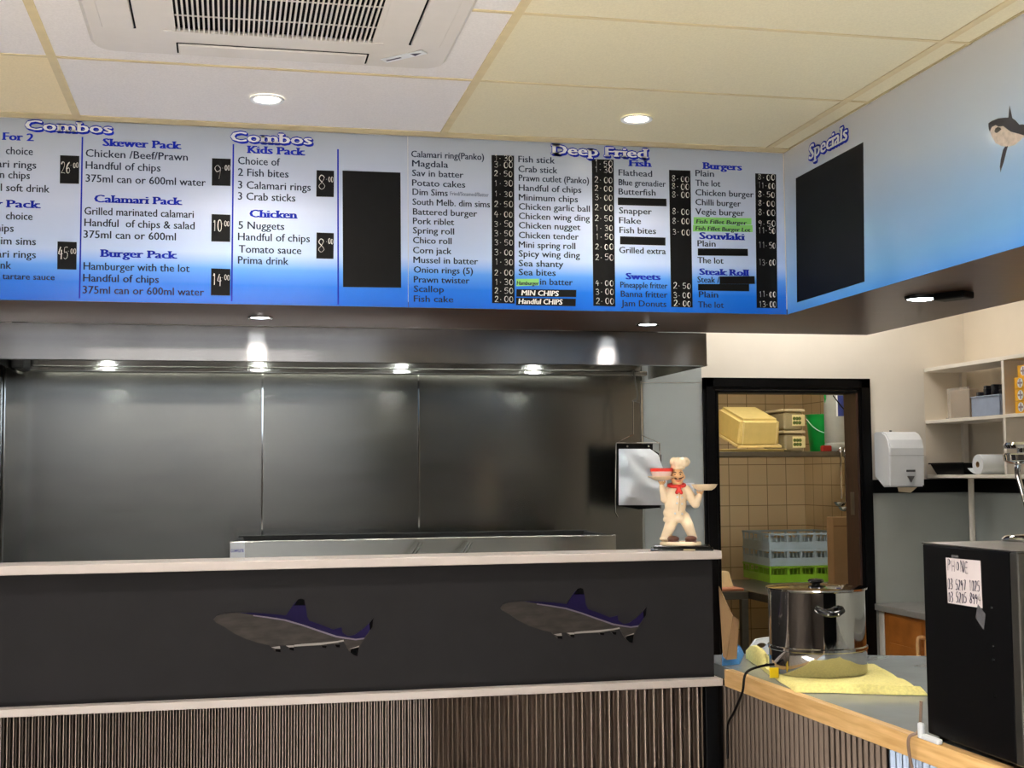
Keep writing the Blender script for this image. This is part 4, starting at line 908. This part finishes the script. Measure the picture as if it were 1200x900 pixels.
for i in range(n_+1):
    for j in range(n_+1):
        u, v = i/n_, j/n_; px = 725.5+(46+10*min(1, v*2))*u; py = 526+66*v+(7*max(0, u-.8)/.2*(1-v) if u > .8 else 0)
        p_ = hy(px, py, -.008); d = min(u, 1-u, v, 1-v)
        p_.y -= .016*min(1, d*6)+.022*noise.noise(Vector((u*3.5, v*4.2, 4)))*min(1, d*8)+.014*abs(math.sin(u*5-v*7))*min(1, d*6)
        fr_[i][j] = b.bm.verts.new(p_)
bk_ = [[b.bm.verts.new(Vector((v.co.x, BY-.001, v.co.z))) for v in r] for r in fr_]
for i in range(n_):
    for j in range(n_):
        b.bm.faces.new((fr_[i][j], fr_[i+1][j], fr_[i+1][j+1], fr_[i][j+1])).smooth = True; b.bm.faces.new((bk_[i][j], bk_[i][j+1], bk_[i+1][j+1], bk_[i+1][j]))
bd = [(i, 0) for i in range(n_)]+[(n_, j) for j in range(n_)]+[(i, n_) for i in range(n_, 0, -1)]+[(0, j) for j in range(n_, 0, -1)]
for (i, j), (k, l) in zip(bd, bd[1:]+bd[:1]): b.bm.faces.new((fr_[i][j], fr_[k][l], bk_[k][l], bk_[i][j]))
b.build('plastic_bags', M['bag'], hg)
b = MB()
for px in (735, 760): b.lathe([(0, 0), (.006, 0), (.004, .004), (0, .004)], hy(px, 523, .0035), 10, rot=Matrix.Rotation(PI/2, 3, 'X'))
b.build('rivet', M['chrome'], hg)
# white switch plate on the grey panel
a_, c_ = P(806, 566, 1, WALL_Y-.008), P(813.5, 592, 1, WALL_Y-.008)
t = thing('wall_switch', 'white switch plate on the grey panel behind the chef figurine', 'switch', tuple(a_))
b = MB(); b.box(c_.x-.075, c_.x, WALL_Y-.016, WALL_Y-.0065, c_.z, a_.z, .003); b.build('plate', M['plastic_white'], t)
b = MB(); b.box(c_.x-.05, c_.x-.03, WALL_Y-.020, WALL_Y-.0162, (a_.z+c_.z)/2-.02, (a_.z+c_.z)/2+.02, .002); b.build('rocker', M['plastic_white'], t)
# fry baskets with the looped handles rising behind the ledge
for xa, lab in ((487, 'left wire fry basket handle loop in front of the fryer panel'), (545, 'right wire fry basket handle loop in front of the fryer panel')):
    p_ = P(xa, 645, 1, 5.2)
    t = thing('fry_basket', lab, 'fry basket', (p_.x, 5.0, 1.06), group='fry baskets in the fryer')
    h0, h1 = P(xa-6, 653, 1, 5.2), P(xa+4, 636, 1, 5.25); w_ = .014
    b = MB(); b.tube([Vector((h0.x-.05, 5.1, 1.145)), h0, h1, h1+Vector((w_, 0, .001)), h0+Vector((w_, 0, 0)), Vector((h0.x-.05+w_, 5.1, 1.145))], .0028, 8); b.build('handle', M['steel_dull'], t)
    b = MB(); cx_, cy_ = h0.x-.06, 5.0
    for k in range(5):
        z = 1.065+k*.02; b.tube([(cx_-.07, cy_-.1, z), (cx_+.07, cy_-.1, z), (cx_+.07, cy_+.1, z), (cx_-.07, cy_+.1, z), (cx_-.07, cy_-.1, z)], .0015, 6)
    for k in range(7):
        x_ = cx_-.07+k*.14/6; b.tube([(x_, cy_-.1, 1.145), (x_, cy_-.1, 1.065), (x_, cy_+.1, 1.065), (x_, cy_+.1, 1.145)], .0012, 6)
    b.build('basket', M['steel_dull'], t)

# ------------------------------------------------------------------ towel dispenser, shelf and its contents, kitchen cabinet
a_, c_ = P(1021.5, 507, 1, 5.80), P(1082, 570, 1, 5.80)
td = thing('towel_dispenser', 'white paper towel dispenser on the cream wall beside the doorway', 'dispenser', ((a_.x+c_.x)/2, 5.8, c_.z))
x0, x1 = fr+.012, P(1082, 540, 1, 5.74).x; zt, zb = P(1040, 506, 1, 5.80).z, P(1040, 571, 1, 5.74).z
prof = [(WALL_Y-.0195, zb+.05), (WALL_Y-.0195, zt), (WALL_Y-.10, zt), (WALL_Y-.135, zt-.012), (WALL_Y-.160, zt-.04), (WALL_Y-.172, zt-.08), (WALL_Y-.172, zt-.11), (WALL_Y-.165, zb+.002), (WALL_Y-.10, zb)]
b = MB(); b.prism([(x0, y, z) for y, z in prof], (x1-x0, 0, 0)); bmesh.ops.bevel(b.bm, geom=[e_ for e_ in b.bm.edges if e_.calc_face_angle(0) > 1.2], offset=.006, segments=2, affect='EDGES'); b.build('cover', M['plastic_white'], td)
xm = x0+(x1-x0)*.60; zf = zt-.115
b = MB(); b.box(xm-.022, xm+.022, WALL_Y-.1745, WALL_Y-.165, zb+.072, zb+.082, .001); b.prism([(xm-.018, WALL_Y-.1735, zb+.052), (xm+.018, WALL_Y-.1735, zb+.052), (xm, WALL_Y-.1735, zb+.022)], (0, .008, 0)); b.build('arrow_mark', pm('dispenser_grey', (84, 84, 86), .4), td)
b = MB(); b.prism([(x0+.05, WALL_Y-.15, zb-.001), (x1-.03, WALL_Y-.15, zb-.001), (x1-.06, WALL_Y-.14, zb-.028), (x0+.06, WALL_Y-.14, zb-.022)], (0, .002, 0)); b.build('paper_towel', M['porcelain'], td)
b = MB(); b.box(x0, x1, WALL_Y-.172, WALL_Y-.171, zt-.116, zt-.115); b.tube([(xm-.04, WALL_Y-.06, zt), (xm-.04, WALL_Y-.06, zt+.008)], .006, 10); b.build('lock', M['steel_dull'], td)

SXF = 3.344
sh = thing('wall_shelf', 'cream open shelf unit fixed to the right wall above the black rail', 'shelf', (3.46, 4.5, 1.5))
zT, zM, zB = 2.04, 1.785, 1.52; SY0 = 3.3
for z, th in ((zT, .018), (zM, .016), (zB, .016)): MB().box(SXF, X1-.02, SY0, WALL_Y-.0195, z-.004, z+th-.004, .002).build('shelf_board', M['wall_white'], sh)
dv = 5.22
for y in (dv, dv-.75): MB().box(SXF+.001, X1-.02, y-.02, y, zB+.013, zT-.005, .002).build('divider', M['wall_white'], sh)
MB().box(X1-.045, X1-.0195, WALL_Y-.045, WALL_Y-.02, zB+.013, zT-.005).build('cleat', M['wall_white'], sh)
MB().box(SXF, X1-.02, WALL_Y-.019, WALL_Y-.0185, zB+.013, zT-.005).build('end_board', M['wall_cream'], sh)
b = MB(); p_ = P(1139, 600, 1, 5.70); b.tube([(p_.x, 5.70, .95), (p_.x, 5.70, zB-.005)], .014, 12); b.build('leg', M['wall_white'], sh)
def sf(px, py): return P(px, py, 0, SXF)
# plastic tub, bagged pack, tray, roll, wrap box, yellow cartons
zS = zM+.0125
t = thing('plastic_tub', 'clear blue-tinted plastic tub of dark packets on the middle shelf', 'tub', (3.44, 5.35, zS))
b = MB(); y0_, y1_ = 5.27, 5.50
for x0_, x1_, ya, yb in ((3.365, 3.545, y0_, y0_+.004), (3.365, 3.545, y1_-.004, y1_), (3.365, 3.369, y0_, y1_), (3.541, 3.545, y0_, y1_)): b.box(x0_, x1_, ya, yb, zS, zS+.088)
b.box(3.365, 3.545, y0_, y1_, zS, zS+.004); b.box(3.36, 3.55, y0_-.004, y1_+.004, zS+.088, zS+.094, .002); b.build('tub', pm('tub_plastic', (176, 190, 214), .25, alpha=.75), t)
b = MB()
for k in range(7): b.box(3.38+.02*(k % 2), 3.53, y0_+.012+k*.03, y0_+.034+k*.03, zS+.03, zS+.115+.014*(k % 3), .004, rot=None)
b.build('packets', pm('dark_packets', (40, 40, 46), .2, var=.5, scale=40), t)
t = thing('paper_bag_pack', 'clear bag of beige paper sheets leaning beside the plastic tub', 'bag', (3.44, 5.66, zS))
b = MB(); b.box(3.375, 3.43, 5.535, 5.70, zS, zS+.135, .006); b.build('sheets', pm('beige_paper', (192, 168, 138), .7, var=.15, scale=14), t)
b = MB(); b.box(3.368, 3.374, 5.525, 5.715, zS, zS+.145, .002); b.prism([(3.35, 5.70, zS+.001), (3.374, 5.72, zS+.001), (3.374, 5.52, zS+.001), (3.35, 5.54, zS+.001)], (0, 0, .004)); b.build('clear_bag', pm('clear_bag', (206, 196, 182), .25, alpha=.35, bump=.5, scale=14), t)
zS = zB+.0125
rcy0 = P(1148, 543, 0, 3.36).y+.12
t = thing('black_tray', 'black plastic tray on the bottom shelf beside the paper roll', 'tray', (3.44, 5.5, zS))
b = MB(); b.prism([(3.37, 5.83, zS), (3.53, 5.83, zS), (3.55, 5.86, zS+.055), (3.35, 5.86, zS+.055)], (0, -.008, 0)); b.prism([(3.37, rcy0+.03, zS), (3.53, rcy0+.03, zS), (3.55, rcy0, zS+.055), (3.35, rcy0, zS+.055)], (0, .008, 0))
b.prism([(3.37, 5.83, zS), (3.37, rcy0+.03, zS), (3.352, rcy0, zS+.055), (3.352, 5.86, zS+.055)], (.006, 0, 0)); b.prism([(3.53, 5.83, zS), (3.53, rcy0+.03, zS), (3.548, rcy0, zS+.055), (3.548, 5.86, zS+.055)], (-.006, 0, 0)); b.box(3.37, 3.53, rcy0+.03, 5.83, zS, zS+.006)
b.build('tray', M['black'], t); b = MB(); b.box(3.346, 3.554, 5.862, 5.868, zS+.05, zS+.056); b.box(3.344, 3.352, rcy0-.005, 5.866, zS+.05, zS+.057, .002); b.build('rim', M['black'], t)
t = thing('paper_roll', 'white paper roll with loose end on the bottom shelf', 'paper roll', (3.36, 5.3, zS))
rc = P(1148, 543, 0, 3.36); rc.z = zS+.046; rc.x = 3.35; rX = Matrix.Rotation(PI/2, 3, 'Y')
b = MB(); b.lathe([(.014, 0), (.044, 0), (.0455, .002), (.0455, .20), (.014, .20), (.014, 0)], rc, 36, rot=rX); b.build('roll', M['plastic_white'], t)
b = MB(); b.lathe([(.0138, -.001), (.0115, -.001), (.0115, .201), (.0138, .201)], rc, 24, rot=rX); b.build('core', M['card'], t)
pts = [(rc.y+.012, rc.z-.0445), (rc.y+.04, rc.z-.040), (rc.y+.065, rc.z-.030), (rc.y+.085, rc.z-.018)]
b = MB(); b.prism([(rc.x, y_, z_) for y_, z_ in pts]+[(rc.x, y_, z_+.002) for y_, z_ in pts[::-1]], (.19, 0, 0)); b.build('loose_end', M['plastic_white'], t)
t = thing('wrap_packet', 'grey and green wrap packet behind the white paper roll', 'packet', (3.5, 5.3, zS))
b = MB(); b.box(3.38, 3.52, 5.242, 5.262, zS, zS+.03, .004); b.build('green_end', M['lime'], t); b = MB(); b.box(3.38, 3.53, 5.24, 5.265, zS+.031, zS+.088, .006); b.build('grey_wrap', M['jug'], t)
zS = zM+.0125
lb4 = ['yellow carton at the bottom of the stack on the middle shelf', 'yellow carton second from the bottom of the shelf stack', 'yellow carton third from the bottom of the shelf stack', 'yellow carton on top of the stack, pushed slightly back']
proto = None
for k in range(4):
    loc = (3.42+(.012 if k == 3 else 0), 5.06-(.008 if k == 3 else 0), zS+k*.0525)
    if not proto:
        proto = thing('carton', lb4[0], 'carton', loc, group='yellow cartons on the shelf')
        MB().box(-.065, .065, -.08, .08, 0, .0515, .002).build('box', M['yellow_box'], proto, world=False)
        b = MB()
        for y_ in (.035, ): b.lathe([(0, 0), (.021, 0), (.021, .001), (0, .001)], (-.0655, y_, .026), 20, rot=Matrix.Rotation(-PI/2, 3, 'Y'))
        em = b.build('emblem', M['plastic_white'], proto, world=False)
        b = MB(); b.box(-.0672, -.0664, .035-.004, .035+.004, .009, .043); b.box(-.0672, -.0664, .035-.017, .035+.017, .022, .030); b.build('cross', pm('cross_grey', (160, 140, 146), .5), em, world=False)
    else: dup(proto, loc, lb4[k])
# kitchen cabinet along the right wall
kc = thing('kitchen_cabinet', 'stained pine kitchen cabinet with grey worktop beside the doorway', 'cabinet', (3.3, 5.2, 0))
KX = 3.075; KZ = .915
MB().box(KX+.02, X1-.02, 3.4, WALL_Y-.004, .1, KZ-.032).build('carcass', M['cab_wood'], kc)
MB().box(KX-.03, X1-.02, 3.4, WALL_Y-.004, KZ-.030, KZ, .003).build('worktop', pm('grey_worktop', (134, 132, 128), .35, var=.08), kc)
MB().box(KX+.001, KX+.019, WALL_Y-.055, WALL_Y-.004, .1, KZ-.032).build('filler_strip', M['wall_white'], kc)
ky = WALL_Y-.06
for i in range(4):
    y1_, y0_ = ky-.41*i, ky-.41*(i+1)+.006
    b = MB(); b.box(KX, KX+.018, y0_, y1_, .11, KZ-.036, .003)
    for z0_, z1_ in ((.12, .42), (.44, .60), (.62, .74), (.755, .865)): b.box(KX-.003, KX+.001, y0_+.05, y1_-.05, z0_, z1_, .001)
    d_ = b.build('door', M['cab_wood'], kc)
    hy_ = y0_+.035 if i % 2 == 0 else y1_-.035
    b = MB(); b.tube(bz([(KX-.001, hy_, .80), (KX-.025, hy_, .80), (KX-.032, hy_, .78), (KX-.032, hy_, .71), (KX-.025, hy_, .69), (KX-.001, hy_, .69)], 5), .010, 10); b.build('handle', M['handle_wood'], d_)
b = MB(); b.box(KX+.10, KX+.40, 4.95, 5.45, KZ+.0005, KZ+.03, .008); b.box(KX+.12, KX+.38, 4.97, 5.43, KZ+.03, KZ+.034); tag(b.build('white_tray', M['plastic_white']), 'flat white tray lying on the grey kitchen worktop', 'tray')

# ------------------------------------------------------------------ storeroom behind the doorway
SZ = P(900, 535, 1, 7.5).z
ss = thing('storage_shelf', 'steel wall shelf crossing the storeroom behind the doorway', 'shelf', (2.9, 7.75, SZ))
MB().box(2.02, RX2-.01, 7.5, 7.99, SZ, SZ+.03, .003).build('shelf_board', M['steel_dull'], ss)
for x in (2.4, 3.95):
    MB().box(x, x+.02, 7.95, 7.97, SZ+.031, CEIL-.003).build('hanger_rod', M['steel_dull'], ss)
ST_ = SZ+.0305
def atS(px, py, y): return P(px, py, 1, y)
# big cream crate turned over its tray
t = thing('food_tray', 'shallow cream tray under the large cream tub in the storeroom', 'tray', (2.8, 7.74, ST_))
b = MB(); tx1 = P(919, 510, 1, 7.62).x-.03; tz = P(864.5, 524, 1, 7.56).z-.012-ST_; b.box(2.55, tx1-.01, 7.53, 7.94, ST_, ST_+tz-.006, .004); b.build('tray', M['tub_cream'], t); MB().box(2.54, tx1, 7.52, 7.945, ST_+tz-.0055, ST_+tz, .002).build('rim', M['tub_cream'], t)
t = thing('storage_tub', 'large cream plastic tub tilted forward on the storeroom shelf', 'tub', tuple(P(864.5, 524, 1, 7.56)), math.radians(4))
b = MB(); tw_, td_, th_ = .285, .36, .172
bot = [(0, 0), (tw_, 0), (tw_, td_), (0, td_)]
ccx, ccy = tw_/2, td_/2
v0 = [b.bm.verts.new((x, y, 0)) for x, y in bot]; v1 = [b.bm.verts.new((ccx+(x-ccx)*.93, ccy+(y-ccy)*.93, th_)) for x, y in bot]
b.bm.faces.new(v0[::-1]); b.bm.faces.new(v1)
for k in range(4): b.bm.faces.new((v0[k], v0[(k+1) % 4], v1[(k+1) % 4], v1[k]))
bmesh.ops.bevel(b.bm, geom=b.bm.edges[:], offset=.02, segments=3, affect='EDGES')
tilt = Matrix.Rotation(math.radians(17), 4, 'X')
bmesh.ops.transform(b.bm, matrix=tilt, verts=b.bm.verts[:])
b.build('body', M['tub_cream'], t, world=False)
b = MB()
for x0_, x1_, y0_, y1_ in ((-.008, tw_+.008, -.008, .004), (-.008, tw_+.008, td_-.004, td_+.008), (-.008, .004, -.008, td_+.008), (tw_-.004, tw_+.008, -.008, td_+.008)): b.box(x0_, x1_, y0_, y1_, -.002, .012, .002, rot=tilt)
b.build('rim', pm('tub_rim', (240, 222, 160), .4), t, world=False)
for x in (.03, tw_-.03):
    b = MB(); b.box(x-.005, x+.005, -.001, .01, .013, th_-.012, .002, rot=tilt @ Matrix.Rotation(-.07, 4, 'X')); b.build('rib', pm('tub_rib', (240, 222, 160), .4), t, world=False)
# clear food containers with fruit labels
for k, lab in ((0, 'clear container at the bottom of the pair beside the green bucket'), (1, 'clear container with fruit label on top beside the green bucket')):
    xa = P(919, 510, 1, 7.62).x; xb = P(942, 510, 1, 7.62).x; z0_ = ST_+k*.135
    t = thing('clear_container', lab, 'container', ((xa+xb)/2, 7.75, z0_), group='clear containers on the storeroom shelf')
    b = MB(); b.box(xa, xb, 7.62, 7.95, z0_, z0_+.112, .015); b.build('body', pm('container_clear', (176, 164, 128), .2, alpha=.8), t)
    b = MB(); b.box(xa-.008, xb+.008, 7.612, 7.958, z0_+.113, z0_+.132, .005); b.build('lid', pm('container_lid', (196, 182, 146), .3), t)
    la, lc = P(928, 485, 1, 7.618).x, P(943, 485, 1, 7.618).x
    b = MB(); b.box(la, lc, 7.6165, 7.6195, z0_+.025, z0_+.095, .0005); lb_ = b.build('label', pm('label_paper', (226, 216, 160), .5), t)
    b = MB()
    for j in range(6): b.lathe([(0, 0), (.011, 0), (.011, .0008), (0, .0008)], (la+.014+.018*(j % 3), 7.6163, z0_+.045+.026*(j//3)), 12, rot=Matrix.Rotation(PI/2, 3, 'X'))
    b.build('fruit_print', pm('fruit_green', (92, 112, 44), .5, var=.6, scale=60), lb_)
# green bucket
bc_ = P(959.5, 500, 1, 7.86); t = thing('green_bucket', 'bright green bucket with wire handle on the storeroom shelf', 'bucket', (bc_.x, 7.86, ST_))
rr = .94*(P(975, 486, 1, 7.86).x-P(944, 486, 1, 7.86).x)/2*1.0; hh = P(950, 485, 1, 7.75).z-ST_
cc_ = (bc_.x+.005, 7.86, ST_)
b = MB(); b.lathe([(0, 0), (rr*.74, 0), (rr*.98, hh-.008), (rr*1.06, hh-.008), (rr*1.06, hh), (rr*.94, hh), (rr*.70, .006), (0, .006)], cc_, 36); b.build('body', M['green'], t)
b = MB(); ang = [PI*(.98+1.04*k/14) for k in range(15)]
b.tube([(cc_[0]+rr*1.05*math.cos(a), cc_[1]+rr*1.15*math.sin(a), ST_+hh-.02-.10*abs(math.sin(a))) for a in ang], .0025, 8); hd = b.build('handle', M['plastic_white'], t)
b = MB(); b.tube([(cc_[0]+.0, cc_[1]-rr*1.17, ST_+hh-.122), (cc_[0]+.05, cc_[1]-rr*1.12, ST_+hh-.12)], .006, 8); b.build('grip', M['plastic_white'], hd)
# grey drum with blue label
jc = P(982, 500, 1, 7.64); jr = .084; t = thing('plastic_drum', 'grey plastic drum with blue label on the storeroom shelf', 'drum', (jc.x, 7.64, ST_))
jh = P(980, 455, 1, 7.5).z-ST_
b = MB(); b.lathe([(0, 0), (jr*.8, 0), (jr*.98, .02), (jr, .05), (jr*.97, .055), (jr, .06), (jr, jh-.07), (jr*.9, jh-.03), (jr*.5, jh), (jr*.5, jh+.02), (0, jh+.02)], (jc.x, 7.64, ST_), 36); b.build('body', M['jug'], t)
b = MB(); th0 = math.atan2(-7.64, -jc.x)
for k in range(10):
    a0, a1 = th0-.1+.12*k, th0-.1+.12*(k+1); g_ = 1.008
    zc, s0_, s1_ = jh-.10, math.sqrt(max(0, 1-((k-4.5)/5)**2)), math.sqrt(max(0, 1-((k+1-4.5-.5)/5)**2))
    b.face([(jc.x+jr*g_*math.cos(a0), 7.64+jr*g_*math.sin(a0), ST_+zc-.07), (jc.x+jr*g_*math.cos(a1), 7.64+jr*g_*math.sin(a1), ST_+zc-.07), (jc.x+jr*g_*math.cos(a1), 7.64+jr*g_*math.sin(a1), ST_+zc+.06), (jc.x+jr*g_*math.cos(a0), 7.64+jr*g_*math.sin(a0), ST_+zc+.06)], 0 if k % 5 else 1)
b.build('label', [pm('drum_blue', (50, 66, 140), .4), M['plastic_white']], t, recalc=False)
b = MB(); b.tube(bz([(jc.x-jr*.7, 7.64-jr*.75, ST_+jh-.04), (jc.x-jr*.2, 7.64-jr*1.08, ST_+jh-.11), (jc.x+jr*.6, 7.64-jr*.95, ST_+jh-.17)]), .004, 8); b.tube(bz([(jc.x-jr*.95, 7.64, ST_+jh-.08), (jc.x-jr*1.02, 7.64-.01, ST_+jh-.02), (jc.x-jr*.6, 7.64-.02, ST_+jh+.02)]), .006, 8, mi=1); b.build('handle', [M['black'], M['green']], t)
rb_ = P(967, 527, 1, 7.54); b = MB(); b.box(rb_.x-.03, rb_.x+.03, 7.51, 7.545, ST_, ST_+.032, .002); b.box(rb_.x-.026, rb_.x+.026, 7.513, 7.542, ST_+.032, ST_+.036, .001)
tag(b.build('red_box', pm('dark_red_box', (150, 30, 24), .5)), 'small dark red box at the foot of the green bucket', 'box')
# two utensils hanging at the right of the shelf, by the jamb
for k, (yy, lab) in enumerate(((6.9, 'left steel ladle hanging from the storeroom shelf edge by the jamb'), (7.1, 'right steel ladle hanging from the storeroom shelf edge by the jamb'))):
    p_ = P(985.5+5*k, 540, 1, 7.47); x_, yy = p_.x, 7.485
    t = thing('ladle', lab, 'utensil', (x_, yy, SZ), group='hanging ladles')
    b = MB(); b.tube(bz([(x_, yy+.03, SZ+.033), (x_, yy, SZ+.036), (x_, yy-.012, SZ+.02), (x_, yy-.012, SZ-.26-.03*k)]), .006, 8); b.build('shaft', M['chrome'], t)
    b = MB(); b.lathe([(0, -.03), (.025, -.022), (.04, 0), (.037, 0), (.022, -.019), (0, -.026)], (x_-.02, yy-.03, SZ-.28-.03*k), 24); b.build('bowl', M['chrome'], t)
# benches
def steel_bench(name, label, x0, x1, y0, y1, z):
    t = thing(name, label, 'bench', ((x0+x1)/2, (y0+y1)/2, 0), group='storeroom steel benches')
    MB().box(x0, x1, y0, y1, z-.045, z, .003).build('bench_top', M['steel_dull'], t)
    MB().box(x0+.03, x1-.03, y0+.03, y1-.03, .3, .32, .002).build('under_shelf', M['steel_dull'], t)
    for x in (x0+.002, x1-.042):
        for y in (y0+.002, y1-.042): MB().box(x, x+.04, y, y+.04, 0, z-.046, .002).build('leg', M['steel_dull'], t)
    return t
xr = P(877, 682, 1, 7.15).x
steel_bench('steel_bench', 'steel storeroom bench at left carrying the pink board', 2.05, xr, 7.15, 7.95, .87)
steel_bench('steel_bench', 'steel storeroom bench at right carrying the dish racks', xr+.012, RX2-.02, 6.42, 7.95, .87)
t = MB(); t.box(2.3, xr-.015, 7.18, 7.6, .8705, .886, .004); tag(t.build('pink_board', pm('pink_board', (206, 142, 116), .5)), 'pinkish chopping board on the left storeroom bench', 'cutting board')
p_ = P(848, 673, 1, 7.3); b = MB(); b.lathe([(0, 0), (.075, 0), (.072, .012), (.052, .07), (.046, .085), (.03, .09), (0, .088)], (p_.x-.01, 7.32, .8865), 20, sx=1, sy=.7); b.bm.verts.ensure_lookup_table()
for v in b.bm.verts: v.co += Vector((noise.noise(v.co*20)*.008, 0, 0))
tag(b.build('paper_parcel', pm('pale_wrap', (226, 208, 164), .7), smooth=True), 'pale crumpled paper parcel on the pink board', 'parcel')
# dish racks
def rack(loc, rz, label, mat, hgt):
    t = thing('dish_rack', label, 'dish rack', loc, rz, 'stacked dish racks')
    h = .245
    b = MB()
    for sx_, sy_ in ((1, 0), (-1, 0), (0, 1), (0, -1)):
        def seg(u0, u1, z0, z1, tk=.008):
            if sx_: b.box(sx_*h-tk/2, sx_*h+tk/2, u0, u1, z0, z1)
            else: b.box(u0, u1, sy_*h-tk/2, sy_*h+tk/2, z0, z1)
        seg(-h, h, 0, hgt*.48, .006); seg(-h, h, hgt-.012, hgt, .016)
        for u in (-h, -.13, -.045, .045, .13, h): seg(max(-h, u-.008), min(h, u+.008), hgt*.48, hgt-.012)
        for k in range(18):
            u = -.225+k*.026; seg(u-.003, u+.003, hgt*.48, hgt-.02, .003)
    b.build('frame', mat, t, world=False)
    b = MB()
    for k in range(11):
        u = -.23+k*.046; b.box(u-.003, u+.003, -.24, .24, .012, .018); b.box(-.24, .24, u-.003, u+.003, .018, .024)
    b.build('grid', mat, t, world=False)
    if hgt > .1:
        b = MB()
        for i in range(9):
            for j in range(9): b.tube([(-.2+i*.05, -.2+j*.05, .02), (-.2+i*.05, -.2+j*.05, hgt-.02)], .004, 5)
        b.build('peg', mat, t, world=False)
    return t
ra = math.radians(-3); _c = P(903, 683, 2, .871)+Matrix.Rotation(ra, 3, 'Z') @ Vector((.245, .245, 0)); rcx, rcy = _c.x, _c.y
rack((rcx, rcy, .8705), ra, 'lime green dish rack at the bottom of the stack', M['lime'], .10)
rack((rcx, rcy, .972), ra, 'pale blue dish rack in the middle of the stack', M['rack_blue'], .10)
rack((rcx, rcy, 1.073), ra, 'pale blue dish rack on top of the stack', M['rack_blue'], .10)
xa, xb = P(977, 640, 1, 6.55).x, P(1004, 640, 1, 6.55).x
t = thing('cardboard_box', 'flat brown cardboard box standing by the right door jamb', 'box', ((xa+xb)/2, 6.6, .8705))
zt_ = P(990, 606, 1, 6.55).z
b = MB(); b.box(xa, xb+.06, 6.55, 6.63, .8705, zt_, .003); b.build('box', M['card'], t)
b = MB(); b.box(xa+.004, xb+.05, 6.548, 6.5495, zt_-.05, zt_-.045); b.build('flap_line', pm('cardboard_crease', (110, 78, 50), .8), t)
